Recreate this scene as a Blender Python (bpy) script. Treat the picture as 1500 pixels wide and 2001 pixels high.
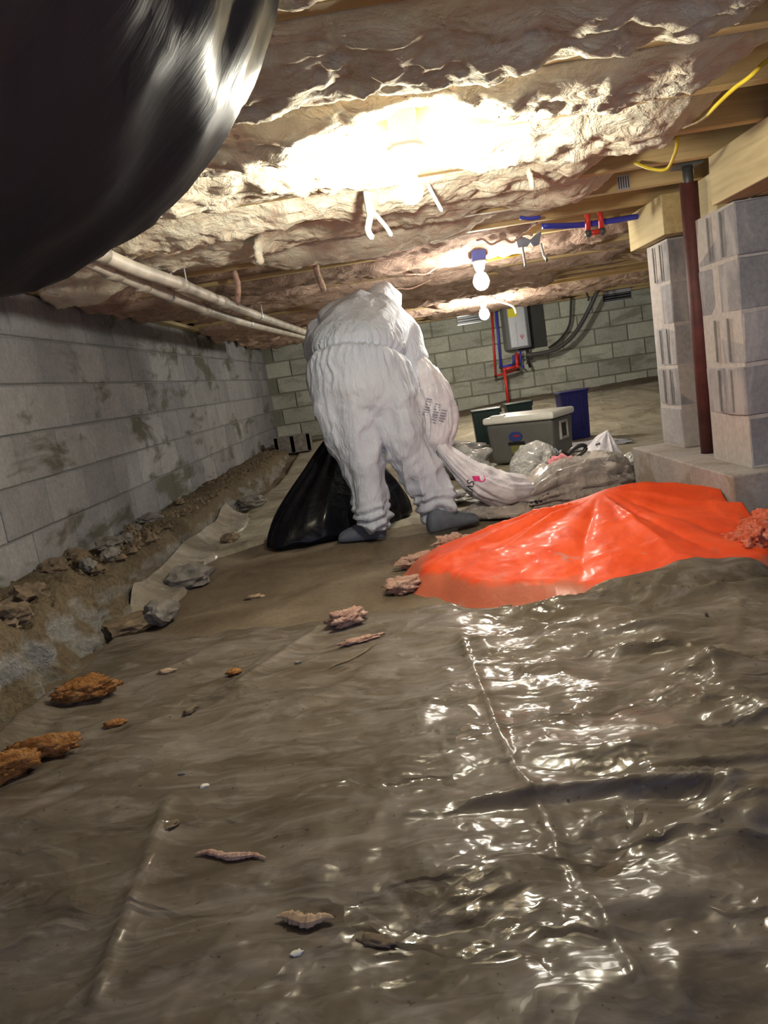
import bpy, bmesh, math, random
import numpy as np
from mathutils import Vector, Matrix
from mathutils.bvhtree import BVHTree

random.seed(7)
rng = np.random.default_rng(7)
for o in list(bpy.data.objects):
    bpy.data.objects.remove(o)
SC = bpy.context.scene
COL = SC.collection

# ------------------------------------------------------------------ camera
CAM = Vector((0.0, 0.0, 0.78))
YAW, PITCH, ROLL = math.radians(-1.885), math.radians(-9.772), math.radians(8.8)
FPX = 1503.0
fwd = Vector((math.sin(YAW) * math.cos(PITCH), math.cos(YAW) * math.cos(PITCH), math.sin(PITCH)))
r0 = Vector((math.cos(YAW), -math.sin(YAW), 0))
u0 = r0.cross(fwd)
rgt = r0 * math.cos(ROLL) - u0 * math.sin(ROLL)
upv = u0 * math.cos(ROLL) + r0 * math.sin(ROLL)
cd = bpy.data.cameras.new('camera')
cam = bpy.data.objects.new('camera', cd)
COL.objects.link(cam)
M = Matrix((rgt, upv, -fwd)).transposed().to_4x4()
M.translation = CAM
cam.matrix_world = M
cd.sensor_fit = 'VERTICAL'
cd.sensor_height = 36.0
cd.lens = FPX / 2001.0 * 36.0
cd.clip_start = 0.02
SC.camera = cam

# ------------------------------------------------------------------ world and exposure
W = bpy.data.worlds.new('world')
SC.world = W
W.use_nodes = True
W.node_tree.nodes['Background'].inputs[0].default_value = (0.52, 0.56, 0.82, 1)
W.node_tree.nodes['Background'].inputs[1].default_value = 1.2
SC.view_settings.view_transform = 'Standard'
SC.view_settings.look = 'None'
SC.view_settings.gamma = 1.0
SC.view_settings.use_curve_mapping = False
SC.view_settings.exposure = 0.22
SC.cycles.max_bounces = 6
SC.cycles.diffuse_bounces = 3
SC.cycles.glossy_bounces = 2
SC.cycles.use_adaptive_sampling = True
SC.cycles.adaptive_threshold = 0.03
BULB_A, BULB_B, BULB_C = 760.0, 330.0, 600.0     # emission of the three bare bulbs


def at(px, py, y):
    """world point seen at a pixel of the photograph, at depth y into the room"""
    d = fwd + rgt * ((px - 750.0) / FPX) - upv * ((py - 1000.5) / FPX)
    return CAM + d * ((y - CAM.y) / d.y)


def gnd(px, py, z=0.0):
    d = fwd + rgt * ((px - 750.0) / FPX) - upv * ((py - 1000.5) / FPX)
    return CAM + d * ((z - CAM.z) / d.z)


# ------------------------------------------------------------------ noise
def _hash(ix, iy, iz, s):
    h = (ix * 374761393 + iy * 668265263 + iz * 2147483647 + s * 974711) & 0xFFFFFFFF
    h = ((h ^ (h >> 13)) * 1274126177) & 0xFFFFFFFF
    h = ((h ^ (h >> 16)) * 2246822519) & 0xFFFFFFFF
    return ((h ^ (h >> 15)) & 0xFFFFFF) / float(0xFFFFFF)


def vn(x, y, z=0.0, s=0):
    x, y, z = np.broadcast_arrays(np.asarray(x, float), np.asarray(y, float), np.asarray(z, float))
    ix, iy, iz = np.floor(x).astype(np.int64), np.floor(y).astype(np.int64), np.floor(z).astype(np.int64)
    fx, fy, fz = x - ix, y - iy, z - iz
    fx, fy, fz = [f * f * f * (f * (f * 6 - 15) + 10) for f in (fx, fy, fz)]
    r = 0
    for a in (0, 1):
        wa = fx if a else 1 - fx
        for b in (0, 1):
            wb = fy if b else 1 - fy
            for c in (0, 1):
                wc = fz if c else 1 - fz
                r = r + wa * wb * wc * _hash(ix + a, iy + b, iz + c, s)
    return r * 2 - 1


def fbm(x, y, z=0.0, o=4, s=0, g=0.5):
    a, f, t = 1.0, 1.0, 0.0
    for k in range(o):
        t = t + a * vn(np.asarray(x) * f, np.asarray(y) * f, np.asarray(z) * f, s + k * 17)
        a *= g
        f *= 2.03
    return t


def ridge(x, y, z=0.0, o=3, s=0):
    a, f, t = 1.0, 1.0, 0.0
    for k in range(o):
        t = t + a * (1 - np.abs(vn(np.asarray(x) * f, np.asarray(y) * f, np.asarray(z) * f, s + k * 13)) * 2)
        a *= 0.5
        f *= 2.1
    return t


def sst(a, b, x):
    t = np.clip((np.asarray(x, float) - a) / (b - a), 0, 1)
    return t * t * (3 - 2 * t)


# ------------------------------------------------------------------ materials
def new_mat(name):
    m = bpy.data.materials.new(name)
    m.use_nodes = True
    n = m.node_tree
    return m, n, n.nodes['Principled BSDF']


def ramp(n, fac, stops):
    r = n.nodes.new('ShaderNodeValToRGB')
    el = r.color_ramp.elements
    while len(el) < len(stops):
        el.new(0.5)
    for e, (p, c) in zip(el, stops):
        e.position = p
        e.color = (*c, 1)
    n.links.new(fac, r.inputs[0])
    return r.outputs[0]


def tex_noise(n, vec, scale, detail=4, rough=0.55, dist=0.0):
    t = n.nodes.new('ShaderNodeTexNoise')
    t.inputs['Scale'].default_value = scale
    t.inputs['Detail'].default_value = min(detail, 4)
    t.inputs['Roughness'].default_value = rough
    t.inputs['Distortion'].default_value = dist
    n.links.new(vec, t.inputs['Vector'])
    return t.outputs['Fac']


def mapping(n, vec, scale=(1, 1, 1), rot=(0, 0, 0)):
    m = n.nodes.new('ShaderNodeMapping')
    m.inputs['Scale'].default_value = scale
    m.inputs['Rotation'].default_value = rot
    n.links.new(vec, m.inputs['Vector'])
    return m.outputs[0]


def mix(n, fac, a, b, mode='MIX'):
    x = n.nodes.new('ShaderNodeMix')
    x.data_type = 'RGBA'
    x.blend_type = mode
    for sock, v in ((x.inputs[0], fac), (x.inputs[6], a), (x.inputs[7], b)):
        if hasattr(v, 'links') or isinstance(v, bpy.types.NodeSocket):
            n.links.new(v, sock)
        elif isinstance(v, (int, float)):
            sock.default_value = v
        else:
            sock.default_value = (*v, 1)
    return x.outputs[2]


def bump(n, bsdf, h, strength=0.4, dist=0.01, prev=None):
    b = n.nodes.new('ShaderNodeBump')
    b.inputs['Strength'].default_value = strength
    b.inputs['Distance'].default_value = dist
    n.links.new(h, b.inputs['Height'])
    if prev:
        n.links.new(prev, b.inputs['Normal'])
    n.links.new(b.outputs[0], bsdf.inputs['Normal'])
    return b.outputs[0]


def coords(n, kind='Object'):
    t = n.nodes.new('ShaderNodeTexCoord')
    return t.outputs[kind]


def geopos(n):
    return n.nodes.new('ShaderNodeNewGeometry').outputs['Position']


def simple(name, col, rough=0.5, metal=0.0, var=0.12, scale=20, bmp=0.1, coat=0.0, spec=0.5):
    m, n, b = new_mat(name)
    v = coords(n)
    f = tex_noise(n, v, scale, 4)
    lo = tuple(max(0, c * (1 - var)) for c in col)
    hi = tuple(min(1, c * (1 + var)) for c in col)
    n.links.new(ramp(n, f, [(0.3, lo), (0.7, hi)]), b.inputs['Base Color'])
    b.inputs['Roughness'].default_value = rough
    b.inputs['Metallic'].default_value = metal
    b.inputs['Coat Weight'].default_value = coat
    b.inputs['Specular IOR Level'].default_value = spec
    if bmp:
        bump(n, b, f, bmp, 0.01)
    return m


def block_mat(name, lo, hi, stain, stain_amt, sc):
    """concrete masonry: per-block tone, grain, drip stains with their own shapes"""
    m, n, b = new_mat(name)
    p = geopos(n)
    oi = n.nodes.new('ShaderNodeObjectInfo')
    base = ramp(n, oi.outputs['Random'], [(0.0, lo), (1.0, hi)])
    grain = tex_noise(n, p, 55, 6, 0.7)
    c = mix(n, 0.30, base, ramp(n, grain, [(0.3, (0.12, 0.12, 0.12)), (0.75, (0.75, 0.75, 0.74))]), 'OVERLAY')
    blot = tex_noise(n, p, 4.5, 5, 0.6)
    c = mix(n, 0.35, c, ramp(n, blot, [(0.35, (0.3, 0.3, 0.3)), (0.7, (0.65, 0.64, 0.62))]), 'OVERLAY')
    s = tex_noise(n, mapping(n, p, sc), 1.0, 5, 0.65, 0.4)
    sf = ramp(n, s, [(0.53, (0, 0, 0)), (0.63, (stain_amt,) * 3)])
    c = mix(n, sf, c, stain)
    n.links.new(c, b.inputs['Base Color'])
    b.inputs['Roughness'].default_value = 0.9
    b.inputs['Specular IOR Level'].default_value = 0.25
    bump(n, b, grain, 0.45, 0.006)
    return m


def wood_mat(name, lo, hi, axis='X'):
    m, n, b = new_mat(name)
    p = geopos(n)
    sc = {'X': (1.2, 22, 22), 'Y': (22, 1.2, 22), 'Z': (22, 22, 1.2)}[axis]
    g = tex_noise(n, mapping(n, p, sc), 1.6, 6, 0.6, 0.6)
    g2 = tex_noise(n, p, 3, 3)
    c = ramp(n, g, [(0.3, lo), (0.7, hi)])
    c = mix(n, 0.35, c, ramp(n, g2, [(0.3, (0.35, 0.33, 0.3)), (0.7, (0.62, 0.6, 0.55))]), 'OVERLAY')
    n.links.new(c, b.inputs['Base Color'])
    b.inputs['Roughness'].default_value = 0.75
    bump(n, b, g, 0.15, 0.005)
    return m


def insul_mat(name, stops, sc=9):
    m, n, b = new_mat(name)
    p = geopos(n)
    a = tex_noise(n, p, sc, 6, 0.6, 1.2)
    f = tex_noise(n, mapping(n, p, (40, 90, 60)), 1.0, 6, 0.7, 2.0)
    c = ramp(n, a, stops)
    c = mix(n, 0.45, c, ramp(n, f, [(0.3, (0.28, 0.24, 0.22)), (0.7, (0.72, 0.7, 0.66))]), 'OVERLAY')
    n.links.new(c, b.inputs['Base Color'])
    b.inputs['Roughness'].default_value = 0.95
    b.inputs['Specular IOR Level'].default_value = 0.1
    nn = bump(n, b, f, 0.6, 0.012)
    bump(n, b, a, 0.5, 0.05, nn)
    return m


def film_mat(name, stops, rough=0.16, sc=1.0, milky=(0.36, 0.34, 0.33), milk_amt=0.5, bstr=0.5, stretch=(1, 1, 1), clear=0.0):
    """dirty polyethylene film lying on dirt: dull brown seen through a glossy skin"""
    m, n, b = new_mat(name)
    p = geopos(n)
    a = tex_noise(n, mapping(n, p, tuple(3.2 * sc * k for k in stretch)), 1.0, 7, 0.62, 1.0)
    c = ramp(n, a, stops)
    k = tex_noise(n, mapping(n, p, tuple(6.5 * sc * k for k in stretch)), 1.0, 6, 0.65, 2.2)
    kf = ramp(n, k, [(0.50, (0, 0, 0)), (0.72, (milk_amt,) * 3)])
    c = mix(n, kf, c, milky)
    sp = tex_noise(n, p, 70, 3, 0.5)
    c = mix(n, ramp(n, sp, [(0.27, (0.7,) * 3), (0.33, (0, 0, 0))]), c, (0.035, 0.025, 0.015))
    n.links.new(c, b.inputs['Base Color'])
    b.inputs['Roughness'].default_value = 0.6
    b.inputs['Specular IOR Level'].default_value = 0.12
    b.inputs['Coat Weight'].default_value = 0.55
    n.links.new(ramp(n, a, [(0.35, (rough * 0.7,) * 3), (0.7, (min(1, rough * 3.2),) * 3)]), b.inputs['Coat Roughness'])
    # crumpled facets: cellular relief on warped coordinates, plus soft waves
    wv = n.nodes.new('ShaderNodeTexNoise')
    wv.inputs['Scale'].default_value = 7
    wv.inputs['Detail'].default_value = 3
    n.links.new(p, wv.inputs['Vector'])
    warp = n.nodes.new('ShaderNodeVectorMath')
    warp.operation = 'MULTIPLY_ADD'
    n.links.new(wv.outputs['Color'], warp.inputs[0])
    warp.inputs[1].default_value = (0.16, 0.16, 0.16)
    n.links.new(p, warp.inputs[2])
    prev = None
    for scl, st, ds in ((3.2, bstr * 0.9, 0.06), (2.3, bstr * 0.7, 0.012), (11.0, bstr * 0.42, 0.02), (34.0, bstr * 0.25, 0.006)):
        vo = n.nodes.new('ShaderNodeTexVoronoi')
        lines = scl == 2.3
        vo.feature = 'DISTANCE_TO_EDGE' if lines else 'F1'
        vo.inputs['Scale'].default_value = scl
        n.links.new(mapping(n, warp.outputs[0], stretch), vo.inputs['Vector'])
        bp = n.nodes.new('ShaderNodeBump')
        bp.inputs['Strength'].default_value = st
        bp.inputs['Distance'].default_value = ds
        if lines:       # thin raised creases along the cell edges
            n.links.new(ramp(n, vo.outputs['Distance'], [(0.0, (1, 1, 1)), (0.05, (0, 0, 0))]), bp.inputs['Height'])
        else:
            n.links.new(vo.outputs['Distance'], bp.inputs['Height'])
        if prev:
            n.links.new(prev, bp.inputs['Normal'])
        prev = bp.outputs[0]
    n.links.new(prev, b.inputs['Normal'])
    n.links.new(prev, b.inputs['Coat Normal'])
    if clear:
        out = n.nodes['Material Output']
        tr = n.nodes.new('ShaderNodeBsdfTransparent')
        mx = n.nodes.new('ShaderNodeMixShader')
        mx.inputs[0].default_value = clear
        n.links.new(b.outputs[0], mx.inputs[1])
        n.links.new(tr.outputs[0], mx.inputs[2])
        n.links.new(mx.outputs[0], out.inputs[0])
    return m


def emit_mat(name, col, s):
    m, n, b = new_mat(name)
    b.inputs['Base Color'].default_value = (*col, 1)
    b.inputs['Emission Color'].default_value = (*col, 1)
    b.inputs['Emission Strength'].default_value = s
    return m


MT = {}
MT['block_left'] = block_mat('left wall block', (0.235, 0.235, 0.25), (0.335, 0.335, 0.345), (0.11, 0.105, 0.08), 0.95, (1.0, 1.6, 4.5))
MT['block_back'] = block_mat('back wall block', (0.40, 0.41, 0.35), (0.55, 0.56, 0.48), (0.17, 0.165, 0.12), 0.6, (1.6, 1.0, 5))
MT['block_pier'] = block_mat('pier block', (0.25, 0.245, 0.265), (0.39, 0.375, 0.385), (0.48, 0.445, 0.44), 0.6, (5, 5, 1.3))
MT['mortar_left'] = simple('left wall mortar', (0.22, 0.22, 0.215), 0.95, scale=40, bmp=0.4)
MT['mortar_back'] = simple('back wall mortar', (0.22, 0.22, 0.17), 0.95, scale=40, bmp=0.4)
MT['mortar_pier'] = simple('pier mortar', (0.43, 0.39, 0.37), 0.95, scale=40, bmp=0.4)
MT['footing'] = block_mat('footing concrete', (0.30, 0.28, 0.27), (0.38, 0.35, 0.34), (0.22, 0.18, 0.13), 0.7, (4, 4, 6))
MT['joist'] = wood_mat('joist lumber', (0.46, 0.32, 0.15), (0.66, 0.50, 0.26), 'X')
MT['girder'] = wood_mat('girder lumber', (0.42, 0.33, 0.17), (0.58, 0.48, 0.27), 'Y')
MT['subfloor'] = wood_mat('subfloor panel', (0.16, 0.10, 0.06), (0.26, 0.17, 0.10), 'Y')
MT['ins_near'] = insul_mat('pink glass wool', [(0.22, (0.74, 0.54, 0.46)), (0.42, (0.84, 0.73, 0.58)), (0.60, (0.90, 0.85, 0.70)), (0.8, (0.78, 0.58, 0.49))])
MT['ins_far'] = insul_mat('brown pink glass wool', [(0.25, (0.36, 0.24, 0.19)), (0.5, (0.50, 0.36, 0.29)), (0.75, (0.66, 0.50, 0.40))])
MT['ins_scrap'] = insul_mat('rusty glass wool', [(0.25, (0.20, 0.08, 0.025)), (0.5, (0.36, 0.17, 0.06)), (0.75, (0.52, 0.31, 0.15))], 30)
MT['ins_pink'] = insul_mat('pale pink glass wool', [(0.25, (0.42, 0.25, 0.20)), (0.5, (0.58, 0.38, 0.31)), (0.75, (0.70, 0.53, 0.44))], 25)
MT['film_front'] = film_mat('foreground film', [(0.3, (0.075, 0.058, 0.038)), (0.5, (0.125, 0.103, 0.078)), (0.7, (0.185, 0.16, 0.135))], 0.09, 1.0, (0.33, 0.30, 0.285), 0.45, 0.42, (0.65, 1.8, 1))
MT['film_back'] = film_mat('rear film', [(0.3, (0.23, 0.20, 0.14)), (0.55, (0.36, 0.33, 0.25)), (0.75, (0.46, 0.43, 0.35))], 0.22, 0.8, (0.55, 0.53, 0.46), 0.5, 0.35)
MT['film_edge'] = film_mat('ledge film', [(0.3, (0.22, 0.19, 0.15)), (0.6, (0.33, 0.30, 0.25))], 0.12, 2, (0.45, 0.42, 0.36), 0.4, 0.4)
MT['black_plastic'] = None


def dirt_mat():
    m, n, b = new_mat('packed dirt')
    p = geopos(n)
    a = tex_noise(n, p, 3, 7, 0.6, 0.5)
    g = tex_noise(n, p, 60, 6, 0.7)
    c = ramp(n, a, [(0.3, (0.10, 0.072, 0.045)), (0.5, (0.15, 0.115, 0.078)), (0.72, (0.21, 0.17, 0.12))])
    c = mix(n, 0.4, c, ramp(n, g, [(0.3, (0.25, 0.25, 0.25)), (0.7, (0.7, 0.7, 0.68))]), 'OVERLAY')
    n.links.new(c, b.inputs['Base Color'])
    b.inputs['Roughness'].default_value = 0.9
    nn = bump(n, b, a, 0.4, 0.05)
    bump(n, b, g, 0.4, 0.008, nn)
    return m


MT['dirt'] = dirt_mat()


def duct_mat():
    m, n, b = new_mat('black duct jacket')
    p = geopos(n)
    a = tex_noise(n, p, 4, 5, 0.6, 0.6)
    c = ramp(n, a, [(0.3, (0.055, 0.054, 0.055)), (0.55, (0.085, 0.070, 0.067)), (0.75, (0.13, 0.088, 0.088))])
    n.links.new(c, b.inputs['Base Color'])
    b.inputs['Roughness'].default_value = 0.3
    b.inputs['IOR'].default_value = 1.035
    b.inputs['Coat Weight'].default_value = 0.0
    b.inputs['Coat Roughness'].default_value = 0.12
    w = tex_noise(n, mapping(n, p, (16, 90, 16), (0.0, 0.0, 0.5)), 1.0, 6, 0.6, 1.0)
    w2 = tex_noise(n, mapping(n, p, (6, 40, 6), (0.0, 0.0, 0.5)), 1.0, 4, 0.6, 1.0)
    nn = bump(n, b, w2, 0.06, 0.006)
    n2 = n.nodes.new('ShaderNodeBump')
    n2.inputs['Strength'].default_value = 0.10
    n2.inputs['Distance'].default_value = 0.002
    n.links.new(w, n2.inputs['Height'])
    n.links.new(nn, n2.inputs['Normal'])
    n.links.new(n2.outputs[0], b.inputs['Normal'])
    c = mix(n, ramp(n, w, [(0.5, (0, 0, 0)), (0.75, (0.55,) * 3)]), c, (0.10, 0.082, 0.088))
    n.links.new(c, b.inputs['Base Color'])
    return m


MT['duct'] = duct_mat()


def bag_mat(name, lo, hi, rough=0.2, sc=14, bstr=0.6, trans=0.0, coat=0.7):
    m, n, b = new_mat(name)
    p = coords(n)
    a = tex_noise(n, p, sc * 0.4, 5, 0.6, 1.5)
    n.links.new(ramp(n, a, [(0.3, lo), (0.7, hi)]), b.inputs['Base Color'])
    b.inputs['Roughness'].default_value = 0.45
    b.inputs['Coat Weight'].default_value = coat
    b.inputs['Specular IOR Level'].default_value = 0.3
    b.inputs['Coat Roughness'].default_value = rough
    b.inputs['Transmission Weight'].default_value = trans
    b.inputs['IOR'].default_value = 1.2
    w = tex_noise(n, p, sc, 5, 0.6, 2.0)
    bump(n, b, w, bstr, 0.03)
    return m


MT['bag_black'] = bag_mat('black bag film', (0.003, 0.003, 0.004), (0.005, 0.005, 0.009), 0.12, 9, 0.35, 0.0, 0.25)
MT['bag_white'] = bag_mat('white bag film', (0.70, 0.69, 0.74), (0.85, 0.83, 0.87), 0.3, 16, 0.4)
MT['bag_grey'] = bag_mat('cloudy bag film', (0.36, 0.32, 0.29), (0.56, 0.52, 0.48), 0.18, 14, 0.7)
MT['bag_clear'] = bag_mat('clear bag film', (0.34, 0.34, 0.33), (0.60, 0.60, 0.58), 0.1, 22, 0.9)


def suit_mat():
    m, n, b = new_mat('white coverall fabric')
    p = coords(n)
    a = tex_noise(n, p, 5, 4, 0.5)
    n.links.new(ramp(n, a, [(0.3, (0.53, 0.575, 0.67)), (0.7, (0.61, 0.65, 0.73))]), b.inputs['Base Color'])
    b.inputs['Roughness'].default_value = 0.7
    w = tex_noise(n, mapping(n, p, (26, 26, 9)), 1.0, 4, 0.55, 1.0)
    bump(n, b, w, 0.5, 0.03)
    return m


MT['suit'] = suit_mat()


def tarp_mat():
    m, n, b = new_mat('orange tarp with film patches')
    p = geopos(n)
    a = tex_noise(n, p, 5, 5, 0.6, 0.8)
    c = ramp(n, a, [(0.35, (0.72, 0.066, 0.014)), (0.65, (0.88, 0.105, 0.026))])
    d = tex_noise(n, p, 11, 5, 0.6, 1.0)
    c = mix(n, ramp(n, d, [(0.66, (0, 0, 0)), (0.74, (0.65,) * 3)]), c, (0.36, 0.27, 0.25))
    # mud dragged up along the hem, where the sheet lies on the ground
    sx = n.nodes.new('ShaderNodeSeparateXYZ')
    n.links.new(p, sx.inputs[0])
    md = tex_noise(n, p, 8, 5, 0.6)
    ad = n.nodes.new('ShaderNodeMath')
    ad.operation = 'MULTIPLY_ADD'
    n.links.new(md, ad.inputs[0])
    ad.inputs[1].default_value = -0.09
    n.links.new(sx.outputs[2], ad.inputs[2])
    hem = ramp(n, ad.outputs[0], [(0.0, (0.55,) * 3), (0.02, (0, 0, 0))])
    c = mix(n, hem, c, (0.26, 0.17, 0.12))
    n.links.new(c, b.inputs['Base Color'])
    b.inputs['Roughness'].default_value = 0.55
    b.inputs['Specular IOR Level'].default_value = 0.25
    b.inputs['Coat Weight'].default_value = 0.12
    b.inputs['Coat Roughness'].default_value = 0.2
    bump(n, b, tex_noise(n, p, 20, 5, 0.6, 1.0), 0.25, 0.01)
    return m


MT['tarp'] = tarp_mat()
MT['orange_clod'] = insul_mat('orange stained glass wool', [(0.3, (0.45, 0.07, 0.03)), (0.5, (0.72, 0.16, 0.09)), (0.75, (0.80, 0.42, 0.34))], 22)
MT['rock'] = simple('grey rock', (0.20, 0.185, 0.165), 0.9, var=0.4, scale=22, bmp=0.6)
MT['rock_brown'] = simple('muddy rock', (0.17, 0.125, 0.08), 0.9, var=0.45, scale=22, bmp=0.6)
MT['pvc'] = simple('dusty white pipe', (0.62, 0.56, 0.48), 0.5, var=0.25, scale=7)
MT['pvc_dark'] = simple('pipe coupling', (0.45, 0.40, 0.33), 0.5, var=0.2)
MT['red_pipe'] = simple('red tubing', (0.62, 0.035, 0.03), 0.4, var=0.1)
MT['blue_pipe'] = simple('blue tubing', (0.04, 0.05, 0.48), 0.4, var=0.1)
MT['black_pipe'] = simple('black tubing', (0.02, 0.02, 0.02), 0.45)
MT['grey_hose'] = simple('dark grey hose', (0.07, 0.07, 0.07), 0.5)
MT['yellow_cable'] = simple('yellow cable', (0.62, 0.47, 0.03), 0.5)
MT['post'] = simple('oxide red post paint', (0.10, 0.028, 0.026), 0.65, var=0.35, scale=14, bmp=0.15)
MT['steel'] = simple('galvanised steel', (0.20, 0.24, 0.30), 0.5, 0.4, var=0.2)
MT['dark_steel'] = simple('dark steel', (0.10, 0.10, 0.10), 0.5, 0.5)
MT['plate'] = simple('connector plate steel', (0.62, 0.64, 0.72), 0.35, 0.5, var=0.15)
MT['slot'] = simple('dark slot', (0.06, 0.06, 0.07), 0.8)
MT['silver'] = simple('silver enamel', (0.62, 0.64, 0.64), 0.3, 0.5, var=0.05)
MT['heater_side'] = simple('grey enamel', (0.25, 0.26, 0.27), 0.35, 0.4, var=0.05)
MT['board'] = simple('dark backing board', (0.045, 0.045, 0.042), 0.8)
MT['yellow_label'] = simple('yellow label', (0.75, 0.66, 0.03), 0.6, var=0.05)
MT['red_print'] = simple('red print', (0.55, 0.02, 0.03), 0.6)
MT['cooler'] = simple('grey cooler plastic', (0.125, 0.125, 0.115), 0.4, var=0.08)
MT['cooler_lid'] = simple('white cooler lid', (0.78, 0.78, 0.70), 0.4, var=0.05)
MT['cooler_trim'] = simple('pale grey plastic', (0.38, 0.37, 0.35), 0.45, var=0.08)
MT['navy_print'] = simple('navy badge', (0.03, 0.05, 0.20), 0.5)
MT['olive_print'] = simple('olive label', (0.20, 0.19, 0.06), 0.6)
MT['black'] = simple('black plastic', (0.012, 0.012, 0.013), 0.35)
MT['green_bin'] = simple('dark green plastic', (0.006, 0.028, 0.022), 0.35)
MT['blue_bin'] = simple('deep blue plastic', (0.012, 0.012, 0.12), 0.4)
MT['shoe'] = simple('slate shoe cover', (0.105, 0.12, 0.16), 0.7, var=0.15, scale=30, bmp=0.3)
MT['glove'] = simple('grey work glove', (0.30, 0.30, 0.33), 0.7)
MT['pink_print'] = simple('pink print', (0.80, 0.03, 0.25), 0.6)
MT['ink'] = simple('black ink', (0.015, 0.012, 0.02), 0.6)
MT['grey_ink'] = simple('grey ink', (0.30, 0.29, 0.36), 0.6)
MT['pink_cloth'] = simple('pink cloth', (0.72, 0.25, 0.28), 0.85, var=0.3)
MT['paper'] = simple('white paper facing', (0.80, 0.77, 0.70), 0.8)
MT['twig'] = simple('pale splintered wood', (0.42, 0.30, 0.20), 0.8, var=0.3, scale=40)
MT['white_ceramic'] = simple('white lamp holder', (0.7, 0.7, 0.68), 0.4)
MT['blue_box'] = simple('blue lamp box', (0.05, 0.08, 0.42), 0.5)
MT['bulb_a'] = emit_mat('lit bulb', (1.0, 0.95, 0.78), BULB_A)
MT['bulb_b'] = emit_mat('lit bulb rear', (1.0, 0.95, 0.82), BULB_B)
MT['bulb_c'] = emit_mat('lit bulb farthest', (1.0, 0.95, 0.82), BULB_C)


# ------------------------------------------------------------------ mesh helpers
class MB:
    def __init__(s):
        s.v, s.f = [], []

    def add(s, vs, fs):
        o = len(s.v)
        s.v += [tuple(v) for v in vs]
        s.f += [tuple(i + o for i in f) for f in fs]
        return s

    def box(s, c, d, rz=0.0, taper=1.0, m=None):
        x, y, z = d[0] / 2, d[1] / 2, d[2] / 2
        vs = []
        for sz in (-1, 1):
            k = taper if sz < 0 else 1.0
            for sx, sy in ((-1, -1), (1, -1), (1, 1), (-1, 1)):
                p = Vector((sx * x * k, sy * y * k, sz * z))
                if rz:
                    p = Matrix.Rotation(rz, 3, 'Z') @ p
                p = p + Vector(c)
                vs.append(m @ p if m else p)
        return s.add(vs, [(3, 2, 1, 0), (4, 5, 6, 7), (0, 1, 5, 4), (1, 2, 6, 5), (2, 3, 7, 6), (3, 0, 4, 7)])

    def tube(s, pts, rad, n=12, cap=True, flat=None):
        pts = [Vector(p) for p in pts]
        if not isinstance(rad, list):
            rad = [rad] * len(pts)
        rings, up = [], None
        for i, p in enumerate(pts):
            t = (pts[min(i + 1, len(pts) - 1)] - pts[max(i - 1, 0)]).normalized()
            if up is None:
                up = Vector((0, 0, 1)) if abs(t.z) < 0.9 else Vector((0, 1, 0))
            a = (up - t * up.dot(t)).normalized()
            b = t.cross(a)
            up = a
            r = rad[i]
            ra, rb = (r if hasattr(r, '__len__') else (r, r))
            rings.append([p + a * (ra * math.cos(2 * math.pi * k / n)) + b * (rb * math.sin(2 * math.pi * k / n)) for k in range(n)])
        vs = [v for r in rings for v in r]
        fs = []
        for i in range(len(rings) - 1):
            for k in range(n):
                fs.append((i * n + k, i * n + (k + 1) % n, (i + 1) * n + (k + 1) % n, (i + 1) * n + k))
        if cap:
            fs.append(tuple(reversed(range(n))))
            fs.append(tuple((len(rings) - 1) * n + k for k in range(n)))
        return s.add(vs, fs)

    def rings(s, rs, cap=True):
        """rings given as lists of points of equal length"""
        n = len(rs[0])
        vs = [v for r in rs for v in r]
        fs = []
        for i in range(len(rs) - 1):
            for k in range(n):
                fs.append((i * n + k, i * n + (k + 1) % n, (i + 1) * n + (k + 1) % n, (i + 1) * n + k))
        if cap:
            fs.append(tuple(reversed(range(n))))
            fs.append(tuple((len(rs) - 1) * n + k for k in range(n)))
        return s.add(vs, fs)

    def lathe(s, prof, c=(0, 0, 0), n=20, m=None):
        rs = []
        for r, z in prof:
            ring = [Vector((r * math.cos(2 * math.pi * k / n), r * math.sin(2 * math.pi * k / n), z)) for k in range(n)]
            rs.append([(m @ p if m else p) + Vector(c) for p in ring])
        return s.rings(rs)

    def mesh(s, name):
        me = bpy.data.meshes.new(name)
        me.from_pydata(s.v, [], s.f)
        me.validate()
        bm = bmesh.new()
        bm.from_mesh(me)
        bmesh.ops.recalc_face_normals(bm, faces=bm.faces)
        bm.to_mesh(me)
        bm.free()
        return me

    def build(s, name, mat, parent=None, smooth=False, bevel=0.0, seg=2):
        return link(name, s.mesh(name), mat, parent, smooth, bevel, seg)


def link(name, me, mat, parent=None, smooth=False, bevel=0.0, seg=2):
    o = bpy.data.objects.new(name, me)
    COL.objects.link(o)
    if mat is not None and not me.materials:
        me.materials.append(MT[mat] if isinstance(mat, str) else mat)
    if smooth:
        me.polygons.foreach_set('use_smooth', [True] * len(me.polygons))
    if parent:
        o.parent = parent
        o.matrix_parent_inverse = PM(parent).inverted()
    if bevel:
        b = o.modifiers.new('bevel', 'BEVEL')
        b.width = bevel
        b.segments = seg
        b.limit_method = 'ANGLE'
    return o


def PM(o):
    """world matrix of a parent that may not be evaluated yet"""
    m = o.matrix_basis.copy()
    p = o.parent
    while p:
        m = p.matrix_basis @ m if False else p.matrix_basis @ o.matrix_parent_inverse @ m
        o = p
        p = o.parent
    return m


def thing(name, label, cat, loc=(0, 0, 0), group=None):
    o = bpy.data.objects.new(name, None)
    COL.objects.link(o)
    o.location = loc
    o.empty_display_size = 0.05
    tag(o, label, cat, group)
    return o


def tag(o, label, cat, group=None):
    o['label'] = label
    o['category'] = cat
    if group:
        o['group'] = group
    return o


def struct(o):
    o['kind'] = 'structure'
    return o


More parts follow.
